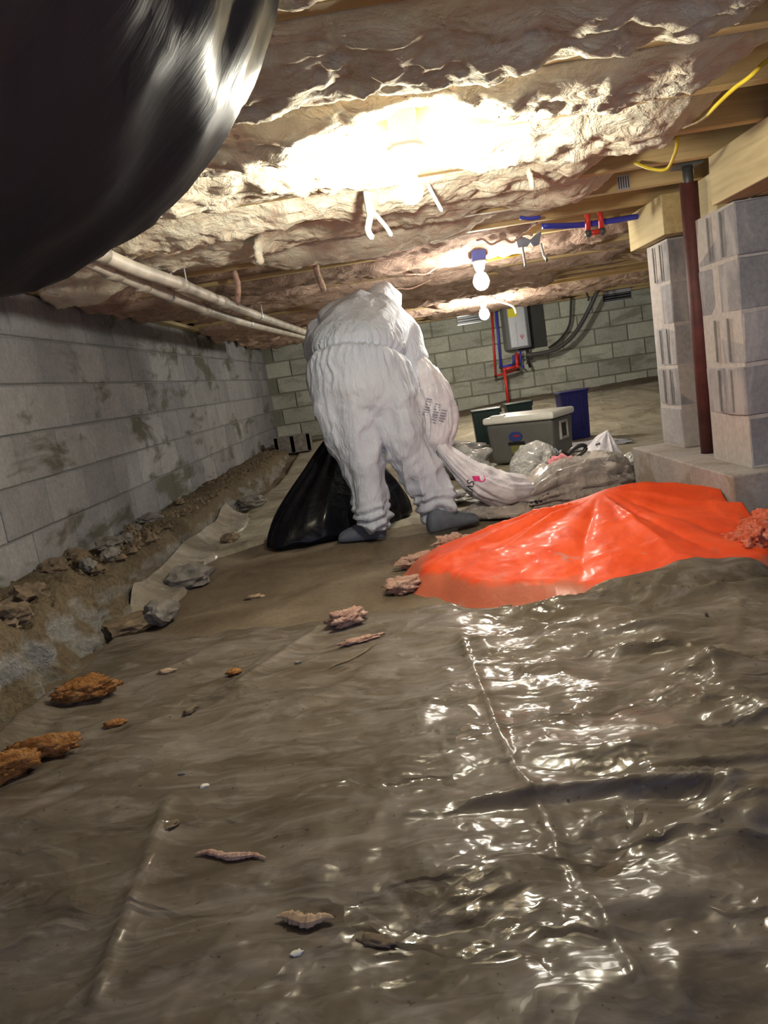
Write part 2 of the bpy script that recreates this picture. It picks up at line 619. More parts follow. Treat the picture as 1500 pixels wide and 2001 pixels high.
def stuff(o):
    o['kind'] = 'stuff'
    return o


def grid_mesh(name, X, Y, Z):
    r, c = X.shape
    co = np.stack([X, Y, Z], -1).reshape(-1, 3)
    i = np.arange(r * c).reshape(r, c)
    f = np.stack([i[:-1, :-1], i[:-1, 1:], i[1:, 1:], i[1:, :-1]], -1).reshape(-1, 4)
    me = bpy.data.meshes.new(name)
    me.from_pydata(co.tolist(), [], f.tolist())
    return me


def spline(pts, n=8):
    """Catmull-Rom through the points"""
    P = [Vector(p) for p in pts]
    P = [P[0] * 2 - P[1]] + P + [P[-1] * 2 - P[-2]]
    out = []
    for i in range(1, len(P) - 2):
        for k in range(n):
            t = k / n
            a, b, c, d = P[i - 1], P[i], P[i + 1], P[i + 2]
            out.append(0.5 * ((2 * b) + (c - a) * t + (2 * a - 5 * b + 4 * c - d) * t * t + (3 * b - a - 3 * c + d) * t ** 3))
    out.append(P[-2])
    return out


def lump(name, c, d, mat, seed=0, amp=0.25, freq=2.2, sub=3, rz=0.0, parent=None, smooth=True, sharp=0.0):
    """irregular solid lump resting with its lowest point at c.z"""
    bm = bmesh.new()
    bmesh.ops.create_icosphere(bm, subdivisions=sub, radius=1.0)
    co = np.array([v.co[:] for v in bm.verts])
    nz = fbm(co[:, 0] * freq + seed * 7.1, co[:, 1] * freq, co[:, 2] * freq, 4, seed, 0.55)
    if sharp:
        nz = nz + sharp * ridge(co[:, 0] * freq * 1.3, co[:, 1] * freq * 1.3 + seed, co[:, 2] * freq * 1.3, 2, seed + 5)
    co = co * (1 + amp * nz)[:, None] * (np.array(d) / 2)
    ca, sa = math.cos(rz), math.sin(rz)
    x = co[:, 0] * ca - co[:, 1] * sa
    y = co[:, 0] * sa + co[:, 1] * ca
    co = np.stack([x, y, co[:, 2] - co[:, 2].min()], 1)
    for v, q in zip(bm.verts, co):
        v.co = q
    me = bpy.data.meshes.new(name)
    bm.to_mesh(me)
    bm.free()
    o = link(name, me, mat, None, smooth)
    o.location = c
    if parent:
        o.parent = parent
    return o


# ------------------------------------------------------------------ ground
def H(x, y):
    x, y = np.asarray(x, float), np.asarray(y, float)
    back = sst(6.6, 9.9, y) * (0.17 + 0.12 * sst(-0.5, 2.0, x))
    return back + 0.012 * fbm(x * 1.3, y * 1.3, 0, 3, 3)


def Hs(x, y):
    return float(H(x, y))


xs = np.linspace(-1.7, 4.6, 160)
ys = np.concatenate([np.linspace(-1.5, 4, 170), np.linspace(4.03, 10.1, 110)])
X, Y = np.meshgrid(xs, ys)
Z = H(X, Y) - 0.012 + 0.006 * fbm(X * 7, Y * 7, 0, 4, 9)
struct(link('floor', grid_mesh('floor', X, Y, Z), 'dirt', None, True))

# ------------------------------------------------------------------ block walls
CH, BL = 0.2, 0.405


def block_mesh(name, sx, sy, sz, mat, seed=0, wob=0.002):
    r = random.Random(seed)
    bm = bmesh.new()
    bmesh.ops.create_cube(bm, size=1.0)
    for v in bm.verts:
        v.co = Vector((v.co.x * sx, v.co.y * sy, v.co.z * sz)) + Vector([r.uniform(-wob, wob) for _ in range(3)])
    bmesh.ops.bevel(bm, geom=list(bm.edges), offset=0.005, segments=1, affect='EDGES')
    me = bpy.data.meshes.new(name)
    bm.to_mesh(me)
    bm.free()
    me.materials.append(MT[mat])
    return me


def place(name, me, loc, parent, rz=0.0):
    o = bpy.data.objects.new(name, me)
    COL.objects.link(o)
    o.location = loc
    o.rotation_euler.z = rz
    o.parent = parent
    return o


WX, WY, WR = -1.52, 9.9, 4.3
wl = struct(MB().box((WX - 0.105, 4.35, 0.67), (0.19, 11.3, 1.42)).build('wall_left', 'mortar_left'))
wb = struct(MB().box((1.4, WY + 0.105, 0.67), (6.2, 0.19, 1.42)).build('wall_back', 'mortar_back'))
wr = struct(MB().box((WR + 0.105, 4.35, 0.67), (0.19, 11.3, 1.42)).build('wall_right', 'mortar_back'))
bl_l = [block_mesh('block', 0.1, BL - 0.009, CH - 0.009, 'block_left', k) for k in range(4)]
bl_b = [block_mesh('block', BL - 0.016, 0.1, CH - 0.016, 'block_back', k) for k in range(4)]
bl_r = [block_mesh('block', 0.1, BL - 0.012, CH - 0.012, 'block_back', k + 9) for k in range(4)]
for c in range(6):
    z = 0.18 + CH * (c + 0.5)
    for k in range(28):
        y = -1.2 + BL * (k + (0.5 if c % 2 else 0))
        if y < 9.85:
            place('block', bl_l[(k + c) % 4], (WX - 0.049 + random.uniform(-0.0015, 0.0015), y, z), wl)
            place('block', bl_r[(k + c) % 4], (WR + 0.047, y, z), wr)
    for k in range(15):
        x = WX + BL * (k + (0.5 if c % 2 else 0.0)) + 0.1
        if x < 4.2:
            place('block', bl_b[(k + c) % 4], (x, WY + 0.046 + random.uniform(-0.002, 0.002), z), wb)

# mud sill on the left wall and on the back wall
sill = struct(MB().box((WX - 0.02, 4.35, 1.392), (0.14, 11.2, 0.024)).build('trim_1', 'girder'))
band = struct(MB().box((WX - 0.05, 4.35, 1.52), (0.05, 11.2, 0.236)).build('trim_2', 'girder'))
struct(MB().box((1.4, WY + 0.03, 1.392), (6.0, 0.14, 0.024)).build('trim_3', 'joist'))
struct(MB().box((1.4, WY + 0.06, 1.52), (6.0, 0.05, 0.236)).build('trim_4', 'joist'))

# footing ledge along the left wall: broken concrete with dirt on it
ys = np.linspace(-1.2, 9.88, 420)
prof = [(-1.515, 0.185), (-1.46, 0.185), (-1.40, 0.182), (-1.34, 0.18), (-1.285, 0.176), (-1.25, 0.168), (-1.228, 0.15), (-1.218, 0.12), (-1.212, 0.09), (-1.208, 0.06), (-1.204, 0.03), (-1.2, -0.02)]
px_ = np.array([p[0] for p in prof])
pz_ = np.array([p[1] for p in prof])
Yg, Xg = np.meshgrid(ys, px_, indexing='ij')
Zg = np.broadcast_to(pz_, Yg.shape).copy()
near = 1 - sst(2.6, 3.4, Yg)
mid = np.exp(-((Yg - 5.7) / 0.5) ** 2)
am = 0.012 + 0.026 * near + 0.018 * mid
nz = fbm(Xg * 11, Yg * 11, Zg * 11, 4, 21, 0.7)
side = sst(0.16, 0.10, Zg)
Xg2 = Xg + am * nz * 1.2 * side - 0.05 * mid * sst(5.5, 5.8, Yg)
Zg2 = Zg + am * nz * (1 - side) * 1.3 + 0.03 * near * (1 - side)
wall_edge = (np.arange(len(prof)) == 0)[None, :]
Xg2 = np.where(wall_edge, -1.518, Xg2)


def ledge_mat():
    m, n, b = new_mat('ledge concrete and mud')
    p = geopos(n)
    g = tex_noise(n, p, 45, 6, 0.7)
    a = tex_noise(n, mapping(n, p, (3, 3, 14)), 1.0, 5, 0.6, 0.5)
    conc = ramp(n, g, [(0.3, (0.22, 0.22, 0.205)), (0.7, (0.36, 0.355, 0.33))])
    mud = ramp(n, g, [(0.3, (0.09, 0.065, 0.035)), (0.7, (0.20, 0.155, 0.095))])
    nrm = n.nodes.new('ShaderNodeNewGeometry')
    sp = n.nodes.new('ShaderNodeSeparateXYZ')
    n.links.new(nrm.outputs['Normal'], sp.inputs[0])
    ad = n.nodes.new('ShaderNodeMath')
    ad.operation = 'ADD'
    n.links.new(sp.outputs[2], ad.inputs[0])
    n.links.new(a, ad.inputs[1])
    c = mix(n, ramp(n, ad.outputs[0], [(0.42, (0, 0, 0)), (0.85, (1, 1, 1))]), conc, mud)
    n.links.new(c, b.inputs['Base Color'])
    b.inputs['Roughness'].default_value = 0.95
    bump(n, b, g, 0.9, 0.02)
    return m


MT['ledge'] = ledge_mat()
led = struct(link('trim_5', grid_mesh('trim_5', Xg2, Yg, Zg2), 'ledge', None, True))

# ------------------------------------------------------------------ floor above: subfloor, joists
JZ, JP, J0 = 1.40, 0.41, 1.42
ceil = struct(MB().box((1.4, 4.3, 1.65), (6.2, 11.4, 0.02)).build('ceiling', 'subfloor'))
joist_y = [J0 + JP * k for k in range(-5, 21)]
jm = MB().box((0, 0, 0), (5.78, 0.045, 0.238)).mesh('joist')
jm.materials.append(MT['joist'])
joists = []
for y in joist_y:
    o = place('joist', jm, (WX + 2.92, y, JZ + 0.12), ceil)
    b = o.modifiers.new('bevel', 'BEVEL')
    b.width = 0.003
    joists.append(o)


def plate(joist, x, z, w=0.12, h=0.06, tilt=0.0, under=False):
    """toothed truss plate pressed into the near face of a joist"""
    y = joist.location.y - 0.0235
    m = MB()
    if under:
        m.box((x, y + 0.024, JZ - 0.0015), (h, 0.044, 0.003))
    else:
        m.box((x, y, z), (w, 0.003, h))
    pl = m.build('connector_plate', 'plate')
    pl.parent = joist
    pl.matrix_parent_inverse = joist.matrix_basis.inverted()
    s = MB()
    n = 5
    for k in range(n):
        if under:
            s.box((x, y + 0.006 + k * 0.009, JZ - 0.0035), (h * 0.6, 0.004, 0.002))
        else:
            s.box((x - w / 2 + w * (k + 0.5) / n, y - 0.002, z), (w / n * 0.35, 0.002, h * 0.8))
    sl = s.build('tooth_slots', 'slot')
    sl.parent = pl


def jn(y):
    return min(joists, key=lambda o: abs(o.location.y - y))


for px, py, yy, w in ((387, 520, 4.2, .13), (413, 546, 4.7, .06), (495, 590, 6.2, .10), (478, 583, 5.8, .09), (697, 500, 3.9, .12), (872, 557, 5.8, .10), (940, 480, 4.3, .07), (815, 578, 6.6, .08), (1215, 365, 3.5, .05)):
    j = jn(yy)
    p = at(px, py, j.location.y)
    plate(j, p.x, max(JZ + 0.032, min(p.z, 1.55)), w)
plate(jn(1.83), 0.02, 0, h=0.05, under=True)

# ------------------------------------------------------------------ piers, footing, girder, jack post
PX = 1.34
ft = thing('pier_footing', 'long low concrete footing slab under the two block piers', 'footing', (1.5, 3.5, 0))
fx = MB()
fx.box((1.225 + 0.5, 3.5, 0.105), (1.0, 1.22, 0.23))
fo = fx.build('slab', 'footing', ft, False, 0.006)


def pier(label, x0, y0, dep, courses, z0):
    t = thing('block_pier', label, 'pier', (x0 + 0.2, y0 + dep / 2, z0))
    w = 0.405
    m = MB().box((x0 + w / 2, y0 + dep / 2, z0 + courses * CH / 2), (w - 0.012, dep - 0.012, courses * CH - 0.002))
    m.build('mortar_core', 'mortar_pier', t)
    for c in range(courses):
        z = z0 + CH * (c + 0.5)
        if c % 2 == 0:
            parts = [((x0 + w * 0.25, y0 + dep / 2), (w / 2, dep)), ((x0 + w * 0.75, y0 + dep / 2), (w / 2, dep))]
        else:
            parts = [((x0 + w / 2, y0 + dep * 0.25), (w, dep / 2)), ((x0 + w / 2, y0 + dep * 0.75), (w, dep / 2))]
        for k, ((bx, by), (sx, sy)) in enumerate(parts):
            off = random.uniform(-0.004, 0.004)
            o = link('block', block_mesh('block', sx - 0.008, sy - 0.008, CH - 0.010, 'block_pier', c * 7 + k, 0.003), None)
            o.location = (bx + off, by + random.uniform(-0.004, 0.004), z)
            o.parent = t
            o.matrix_parent_inverse = t.matrix_basis.inverted()
            if k == 0 and c % 3 != 0:      # vertical grooves of the sash ends
                for q in (0.3, 0.62):
                    gg = MB().box((x0 - 0.0035, y0 + dep * q, z), (0.006, 0.008, CH * 0.84)).build('groove', 'mortar_left')
                    gg.parent = o
                    gg.matrix_parent_inverse = (t.matrix_basis @ o.matrix_parent_inverse @ o.matrix_basis).inverted()
    return t


pier('near block pier of pale grey masonry at the right edge, on the footing corner', PX, 2.985, 0.37, 5, 0.22)
pier('far block pier of grey masonry behind the dark red post', PX + 0.045, 3.80, 0.30, 5, 0.22)

gd = thing('girder', 'thick tan timber girder resting on the block piers under the joists', 'beam', (1.45, 3.5, 1.22))
MB().box((1.295 + 0.06, 1.55, 1.312), (0.12, 3.02, 0.176)).build('near_timber', 'girder', gd, False, 0.004)
MB().box((1.47, 2.75, 1.312), (0.08, 2.7, 0.176)).build('inner_timber', 'girder', gd, False, 0.004)
MB().box((1.335 + 0.045, 3.93, 1.312), (0.09, 0.50, 0.176)).build('far_timber', 'girder', gd, False, 0.004)

pt = thing('jack_post', 'dark red steel jack post standing between the two block piers', 'post', (1.41, 3.547, 0.22))
pb, ptop = Vector((1.405, 3.545, 0.22)), Vector((1.335, 3.36, 1.375))
ax = (ptop - pb).normalized()
MB().tube([pb, ptop], 0.036, 20).build('outer_tube', 'post', pt, True)
MB().tube([ptop - ax * 0.05, ptop + ax * 0.06], 0.021, 14).build('inner_tube', 'dark_steel', pt, True)
q = ptop + ax * 0.065
MB().box((q.x, q.y, q.z), (0.10, 0.10, 0.008)).build('top_plate', 'steel', pt)
for k, t in enumerate((0.42, 0.70, 0.83)):
    c = pb + (ptop - pb) * t + Vector((0.037, -0.008, 0))
    MB().tube([c - Vector((0.006, 0, 0)), c + Vector((0.012, 0, 0))], 0.008, 8).build('pin', 'dark_steel', pt)

# ------------------------------------------------------------------ glass wool batts between the joists
ORD = ['first', 'second', 'third', 'fourth', 'fifth', 'sixth', 'seventh', 'eighth', 'ninth', 'tenth', 'eleventh', 'twelfth', 'thirteenth', 'fourteenth',
       'fifteenth', 'sixteenth', 'seventeenth', 'eighteenth', 'nineteenth', 'twentieth', 'twenty-first', 'twenty-second', 'twenty-third', 'last']
BA = Vector((0.13, 2.15, 1.252))      # nearest bulb
for bi in range(len(joist_y) - 1):
    y0, y1 = joist_y[bi], joist_y[bi + 1]
    if y0 < -0.3:
        continue
    far = y0 > 3.25
    nx = 250 if y0 < 3.3 else 150
    ny = 42 if y0 < 3.3 else 20
    xr = 1.16 + 0.1 * math.sin(bi * 2.1)
    if far:
        xr = [2.5, 1.6, 2.9, 2.0, 3.2, 2.4][bi % 6] if y0 > 4.15 else [1.2, 1.0][bi % 2]
    x = np.linspace(WX + 0.03, xr, nx)
    u = np.linspace(0, 1, ny)
    Xb, U = np.meshgrid(x, u)
    Yb = y0 + 0.024 + U * (JP - 0.048)
    prof = np.sin(np.pi * U) ** 0.55
    thick = 0.038 + 0.028 * vn(Xb * 1.3 + bi * 3.3, U * 0.8, bi, 31) + 0.022 * fbm(Xb * 3.5 + bi, Yb * 3.5, 0, 3, 33)
    if far:
        keep = vn(Xb * 1.1 + bi * 5.7, U * 0.3, 0, 41)
        thick = thick * 0.55 - 0.11 * sst(0.0, 0.45, keep) + 0.02
    else:
        # batts bulge past the joist edges and lap under them
        lap = np.clip(0.03 * vn(Xb * 1.7, bi * 3.1, 0, 43) + 0.002, -0.02, 0.022)
        Yb = Yb + (U - 0.5) * 2 * np.abs(U - 0.5) * 2 * lap
    fine = 0.013 * fbm(Xb * 11 + bi, Yb * 14, 0, 5, 51, 0.6) + 0.006 * ridge(Xb * 9, Yb * 20, bi, 3, 52)
    Zb = JZ + 0.02 - prof * (thick + 0.02) - fine * prof
    edge = sst(xr - 0.35, xr, Xb + 0.06 * fbm(Xb * 6, Yb * 9, bi, 3, 61))
    Zb = Zb + edge * 0.14
    leftend = sst(-0.7, -1.35, Xb)
    if not far:
        d = np.sqrt((Xb - BA.x) ** 2 + (Yb - BA.y) ** 2)
        Zb = Zb + 0.13 * np.exp(-(d / 0.16) ** 2)
    else:
        Zb = Zb - 0.03 * leftend * prof
    Zb = np.minimum(Zb, JZ + 0.21)
    # below the duct the wool is pushed up
    Zb = np.where((Yb < 1.05) & (Xb < 0.05), np.maximum(Zb, 1.48), Zb)
    me = grid_mesh('insulation_batt', Xb, Yb, Zb)
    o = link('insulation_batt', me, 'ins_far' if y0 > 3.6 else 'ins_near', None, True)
    so = o.modifiers.new('thickness', 'SOLIDIFY')
    so.thickness = 0.05 if not far else 0.03
    so.offset = 1.0
    num = ORD[bi - 1]
    lab = ('pale pink glass wool batt bulging from the %s joist bay counted from the viewer' if not far else 'brownish pink glass wool batt sagging in the %s joist bay counted from the viewer') % num
    tag(o, lab, 'insulation', 'glass wool batts between the joists')


# torn tufts and paper shreds hanging from the batts
def shred(name, label, p, pts, mat, w=0.02, cat='insulation'):
    path = spline([Vector(p) + Vector(q) for q in pts], 5)
    n = len(path)
    rr = [(w * (0.35 + 0.65 * math.sin(math.pi * (0.25 + 0.75 * i / (n - 1)))) * (1 + 0.3 * math.sin(i * 2.3)), 0.004 + w * 0.22) for i in range(n)]
    rr[-1] = (0.002, 0.001)
    o = MB().tube(path, rr, 8).build(name, mat, None, True)
    return tag(o, label, cat)


sp_ = at(722, 425, 2.62)
shred('paper_shred', 'bright white forked paper shred hanging below the glare', sp_ + Vector((0, 0, 0.03)), [(0, 0, 0.09), (0, 0, 0), (0.0, 0, -0.03), (-0.012, -0.005, -0.07), (0.0, 0, -0.10)], 'paper', 0.032)
shred('paper_shred', 'narrow white paper strip beside the forked shred', sp_ + Vector((0.01, 0, 0.03)), [(-0.01, 0, 0.09), (0, 0, 0), (0.018, 0, -0.035), (0.04, 0, -0.07), (0.052, -0.004, -0.10)], 'paper', 0.014)
shred('paper_shred', 'thin white paper strip dangling right of the glare', at(838, 378, 2.7), [(0, 0, 0.03), (0.01, 0, 0), (0.022, 0, -0.03), (0.036, 0, -0.065)], 'paper', 0.012)
shred('wool_tuft', 'pink tuft dangling from the joist beside the black duct', at(470, 205, 1.92), [(0, 0, 0.05), (-0.01, 0, 0), (-0.015, 0, -0.04), (-0.02, 0, -0.075)], 'ins_pink', 0.035)
shred('wool_tuft', 'cream tuft of glass wool drooping left of the person', at(505, 465, 3.1), [(0, 0, 0.05), (0.0, 0, 0), (-0.012, 0, -0.05), (-0.01, 0, -0.10)], 'ins_near', 0.06)
shred('wool_tuft', 'long pink tuft hanging beside the white pipes', at(455, 530, 4.0), [(0, 0, 0.08), (0.005, 0, 0), (0.012, 0, -0.07), (-0.008, 0, -0.17)], 'ins_pink', 0.045)
shred('wool_tuft', 'pink tuft drooping above the coverall hood', at(620, 535, 3.9), [(0, 0, 0.06), (0.0, 0, 0), (0.01, 0, -0.04), (0.02, 0, -0.09)], 'ins_far', 0.05)
shred('wool_tuft', 'small cream tuft hanging right of the glare', at(1030, 330, 2.75), [(0, 0, 0.05), (0.0, 0, 0), (0.008, 0, -0.03), (0.01, 0, -0.07)], 'ins_near', 0.025)
shred('wool_tuft', 'ragged pink tuft at the left wall top under the duct', at(20, 545, 2.75), [(0, 0, 0.06), (0, 0, 0.0), (-0.01, 0, -0.03), (-0.014, 0, -0.06)], 'ins_pink', 0.025)
# loose webs of wool drooping across the far bays
for k, (a, b, sag, yy, lab) in enumerate((((930, 470), (1040, 455), 0.02, 3.7, 'thin pale wool strand strung left of the metal hanger'),
                                          ((790, 540), (960, 490), 0.015, 4.6, 'pale wool strand strung above the lit rear bulb'),
                                          ((700, 580), (900, 530), 0.02, 5.2, 'wool strand strung between the hood and the rear bulb'))):
    A, B_ = at(*a, yy), at(*b, yy)
    pts = [A.lerp(B_, t) + Vector((0, 0, -sag * 4 * t * (1 - t) + 0.012 * math.sin(t * 17 + k))) for t in np.linspace(0, 1, 9)]
    o = MB().tube(spline(pts, 4), 0.005, 6).build('wool_strand', 'ins_pink', None, True)
    tag(o, lab, 'insulation')

# ------------------------------------------------------------------ black insulated duct overhead, left
path = spline([(-0.33, -1.3, 1.20), (-0.32, -0.6, 1.19), (-0.315, 0.0, 1.175), (-0.315, 0.40, 1.165), (-0.315, 0.60, 1.185), (-0.32, 0.75, 1.28), (-0.325, 0.80, 1.44), (-0.325, 0.81, 1.63)], 14)
n = 96
rings = []
up = None
for i, p in enumerate(path):
    t = (path[min(i + 1, len(path) - 1)] - path[max(i - 1, 0)]).normalized()
    a = Vector((1, 0, 0))
    a = (a - t * a.dot(t)).normalized()
    b = t.cross(a)
    th = np.linspace(0, 2 * np.pi, n, endpoint=False)
    s = i * 0.05
    r = 0.292 + 0.010 * vn(np.cos(th) * 1.5 + 5, np.sin(th) * 1.5, s * 1.5, 71) + 0.004 * ridge(np.cos(th) * 4 + s * 2.2, np.sin(th) * 4, s * 6, 3, 72)
    rings.append([p + a * (r[k] * math.cos(th[k])) + b * (r[k] * math.sin(th[k])) for k in range(n)])
dt = thing('flexible_duct', 'fat black plastic wrapped duct hanging overhead at the upper left', 'duct', (-0.34, 0, 1.0))
MB().rings(rings).build('jacket', 'duct', dt, True)
for yy in (-0.75,):
    ring = [(-0.32 + 0.305 * math.cos(t), yy, 1.18 + 0.305 * math.sin(t)) for t in np.linspace(math.pi * 0.9, math.pi * 2.1, 30)]
    MB().tube([(ring[0][0], yy, 1.63)] + ring + [(ring[-1][0], yy, 1.63)], (0.016, 0.002), 8).build('hanging_strap', 'black', dt, True)

# ------------------------------------------------------------------ white drain pipes at the left


def pvc(label, pts, r, couplings):
    t = thing('drain_pipe', label, 'pipe', pts[0])
    P_ = spline(pts, 10)
    MB().tube(P_, r, 18).build('pipe', 'pvc', t, True)
    for f in couplings:
        i = int(f * (len(P_) - 2))
        d = (P_[i + 1] - P_[i]).normalized()
        MB().tube([P_[i] - d * 0.05, P_[i] + d * 0.05], r * 1.22, 18).build('coupling', 'pvc_dark', t, True)
    for f in (0.3, 0.62, 0.85):
        i = int(f * (len(P_) - 2))
        c = P_[i]
        ring = [c + Vector((r * 1.15 * math.cos(a), 0, r * 1.15 * math.sin(a))) for a in np.linspace(math.pi, 2 * math.pi, 9)]
        top = 1.397
        MB().tube([Vector((ring[0].x, c.y, top))] + ring + [Vector((ring[-1].x, c.y, top))], (0.010, 0.0015), 6).build('strap', 'plate', t)
    return t


pvc('lower white drain pipe running along the left wall under the joists', [(-0.84, -0.6, 1.36), (-0.90, 1.4, 1.345), at(180, 512, 2.62), at(330, 577, 3.55), at(470, 628, 5.0), at(605, 660, 7.6)], 0.026, (0.45, 0.55, 0.72))
pvc('upper white drain pipe beside the lower one, nearer the room middle', [(-0.76, -0.6, 1.35), (-0.82, 1.4, 1.34), at(212, 503, 2.62), at(352, 556, 3.4), at(490, 612, 4.9), at(612, 655, 7.6)], 0.026, (0.40, 0.63, 0.75))


# ------------------------------------------------------------------ bare bulbs
def bulb(label, c, mat, box, top, k=1.0):
    t = thing('light_bulb', label, 'light bulb', c)
    prof = [(0.012, 0.058), (0.014, 0.045), (0.022, 0.03), (0.030, 0.014), (0.033, 0.0), (0.030, -0.015), (0.021, -0.028), (0.009, -0.034), (0.001, -0.035)]
    prof = [(r * k, z if z > 0.03 else z * k) for r, z in prof]
    MB().lathe(prof, c, 16).build('glass_envelope', mat, t, True)
    MB().lathe([(0.014, 0.056), (0.015, 0.06), (0.015, 0.085), (0.013, 0.09)], c, 18).build('screw_base', 'steel', t, True)
    MB().lathe([(0.024, 0.062), (0.028, 0.075), (0.034, 0.10), (0.05, 0.11)], c, 20).build('lamp_holder', 'white_ceramic', t, True)
    if top - c[2] > 0.13:
        MB().box((c[0], c[1], (top + c[2] + 0.11) / 2), (0.075, 0.075, top - c[2] - 0.11)).build('junction_box', box, t, False, 0.006)
    return t


BLA = bulb('bare lit bulb in the dazzling white patch of ceiling', (BA.x, BA.y, BA.z), 'bulb_a', 'white_ceramic', 1.62)
pB = at(940, 550, 4.4)
BLB = bulb('upper bare lit bulb below a blue box, right of the coverall hood', (pB.x, pB.y, pB.z), 'bulb_b', 'blue_box', pB.z + 0.17, 1.35)
pC = at(946, 614, 7.6)
BLC = bulb('lower bare lit bulb in front of the back wall beside the heater', (pC.x, pC.y, pC.z), 'bulb_c', 'white_ceramic', 1.40, 1.5)

# ------------------------------------------------------------------ plastic films on the ground
def crease(X, Y, a, b, w, h):
    """raised straight fold line from a to b"""
    ax_, ay_ = a[0], a[1]
    dx, dy = b[0] - ax_, b[1] - ay_
    L = math.hypot(dx, dy)
    t = ((X - ax_) * dx + (Y - ay_) * dy) / L
    d = ((X - ax_) * dy - (Y - ay_) * dx) / L
    m = sst(-0.05, 0.05, t) * sst(L + 0.05, L - 0.05, t)
    return h * np.exp(-np.abs(d) / w) * m


def tarp_h(X, Y):
    cx, cy = 0.74, 2.98
    dx, dy = X - cx, Y - cy
    wob = 0.10 * fbm(X * 2.3, Y * 2.3, 0, 3, 121)
    ex = np.where(dx > 0, 0.80, 0.86)
    ey = np.where(dy > 0, 0.46, 0.76)
    R_ = np.sqrt((dx / ex) ** 2 + (dy / ey) ** 2 + 0.008) + wob * 0.6
    T_ = np.arctan2(dy / ey, dx / ex)
    Z = 0.215 * np.clip(1 - R_, 0, 1) ** 1.05
    # long folds fanning from the hump, of unequal width
    for a0, wd, hh in ((3.45, 0.06, 0.030), (3.75, 0.09, 0.022), (4.35, 0.10, -0.018), (4.9, 0.07, 0.020), (5.45, 0.10, -0.016), (-0.42, 0.07, 0.026), (-0.20, 0.05, -0.022), (0.02, 0.06, 0.020), (2.9, 0.08, 0.016), (5.1, 0.05, -0.012)):
        da = (T_ - a0 + np.pi) % (2 * np.pi) - np.pi + wob * 0.8
        Z = Z + hh * np.exp(-np.abs(da / wd) ** 1.4) * sst(0.08, 0.35, R_) * sst(1.1, 0.55, R_)
    # crest running right to the footing
    Z = Z + 0.05 * np.exp(-((dy - 0.12 * dx) / 0.10) ** 2) * sst(-0.05, 0.2, dx)
    Z = Z + 0.006 * fbm(X * 6, Y * 6, 0, 4, 122) + 0.005 * np.clip(ridge(X * 5, Y * 5, 0, 2, 123) - 0.6, 0, 1)
    edge = sst(0.84, 1.0, R_ + 0.05 * vn(X * 5, Y * 5, 0, 124))
    Z = (Z + H(X, Y) + 0.030) * (1 - edge) + (H(X, Y) - 0.03) * edge
    return Z


x = np.linspace(-1.165, 2.3, 420)
y = np.linspace(0.22, 2.78, 380)
X, Y = np.meshgrid(x, y)
farcut = 2.62 + 0.06 * vn(X * 1.7, 0, 0, 81) + 0.10 * sst(-0.6, -1.1, X) - 0.27 * sst(-0.1, 0.35, X) + 0.04 * sst(0, 0.3, X) * vn(X * 6, 3, 0, 82)
Y = 0.22 + (Y - 0.22) / (2.78 - 0.22) * (farcut - 0.22)
wx = 0.35 * fbm(X * 1.5, Y * 1.5, 0, 3, 90)
wy = 0.35 * fbm(X * 1.5 + 7, Y * 1.5, 0, 3, 91)
rightw = sst(-0.35, 0.35, X + 0.25 * (1.4 - Y))
r1 = np.clip(ridge(X * 1.5 + wx, Y * 5.0 + X * 0.5 + wy, 0, 3, 92) - 0.55, 0, 2) ** 1.5
r2 = np.clip(ridge(X * 2.2 - Y * 1.5 + wx, Y * 1.9 - X * 1.0 + wy, 0, 2, 95) - 0.65, 0, 2) ** 1.5
r3 = np.clip(ridge(X * 6 + wx * 3, Y * 8 + wy * 3, 0, 2, 97) - 0.7, 0, 2) ** 1.3
tri = lambda u: np.abs((u % 2.0) - 1.0) * 2 - 1
crum = 0
for k, (ang, fr) in enumerate(((1.35, 3.1), (1.75, 4.3), (1.1, 6.0), (1.9, 8.5), (0.5, 5.2), (1.5, 12.0), (2.3, 9.0))):
    ph = 1.6 * fbm(X * 1.7 + k * 3, Y * 1.7, 0, 3, 130 + k)
    mk = sst(-0.2, 0.5, vn(X * 2.1 + k * 5, Y * 2.1, 0, 140 + k))
    crum = crum + mk * tri((X * math.cos(ang) + Y * math.sin(ang)) * fr + ph) / fr
Z = H(X, Y) + 0.010 + 0.014 * fbm(X * 2.2, Y * 2.2, 0, 3, 93) + rightw * (0.036 * r1 + 0.008 * r3 + 0.030 * crum) + (1 - 0.5 * rightw) * 0.014 * r2 + (1 - rightw) * 0.012 * crum + 0.002 * fbm(X * 16, Y * 16, 0, 3, 98)
bord = np.minimum.reduce([sst(-1.165, -1.12, X), sst(2.3, 2.25, X), 1 - sst(0.0, 1.0, (Y - (farcut - 0.05)) / 0.05)])
g = lambda a, b: (gnd(a, b).x, gnd(a, b).y)
Z = Z + crease(X, Y, g(900, 1250), g(1010, 1520), 0.008, 0.010) + crease(X, Y, g(1010, 1520), g(1280, 1990), 0.006, 0.009)
Z = Z + crease(X, Y, g(335, 1575), g(185, 1995), 0.016, 0.018) + crease(X, Y, g(460, 1360), g(640, 1230), 0.03, 0.022)
Z = Z + crease(X, Y, g(250, 1290), g(640, 1190), 0.03, 0.014) + crease(X, Y, g(640, 1240), g(1000, 1170), 0.03, 0.02)
Z = Z + crease(X, Y, g(1050, 1260), g(1480, 1230), 0.03, 0.02)
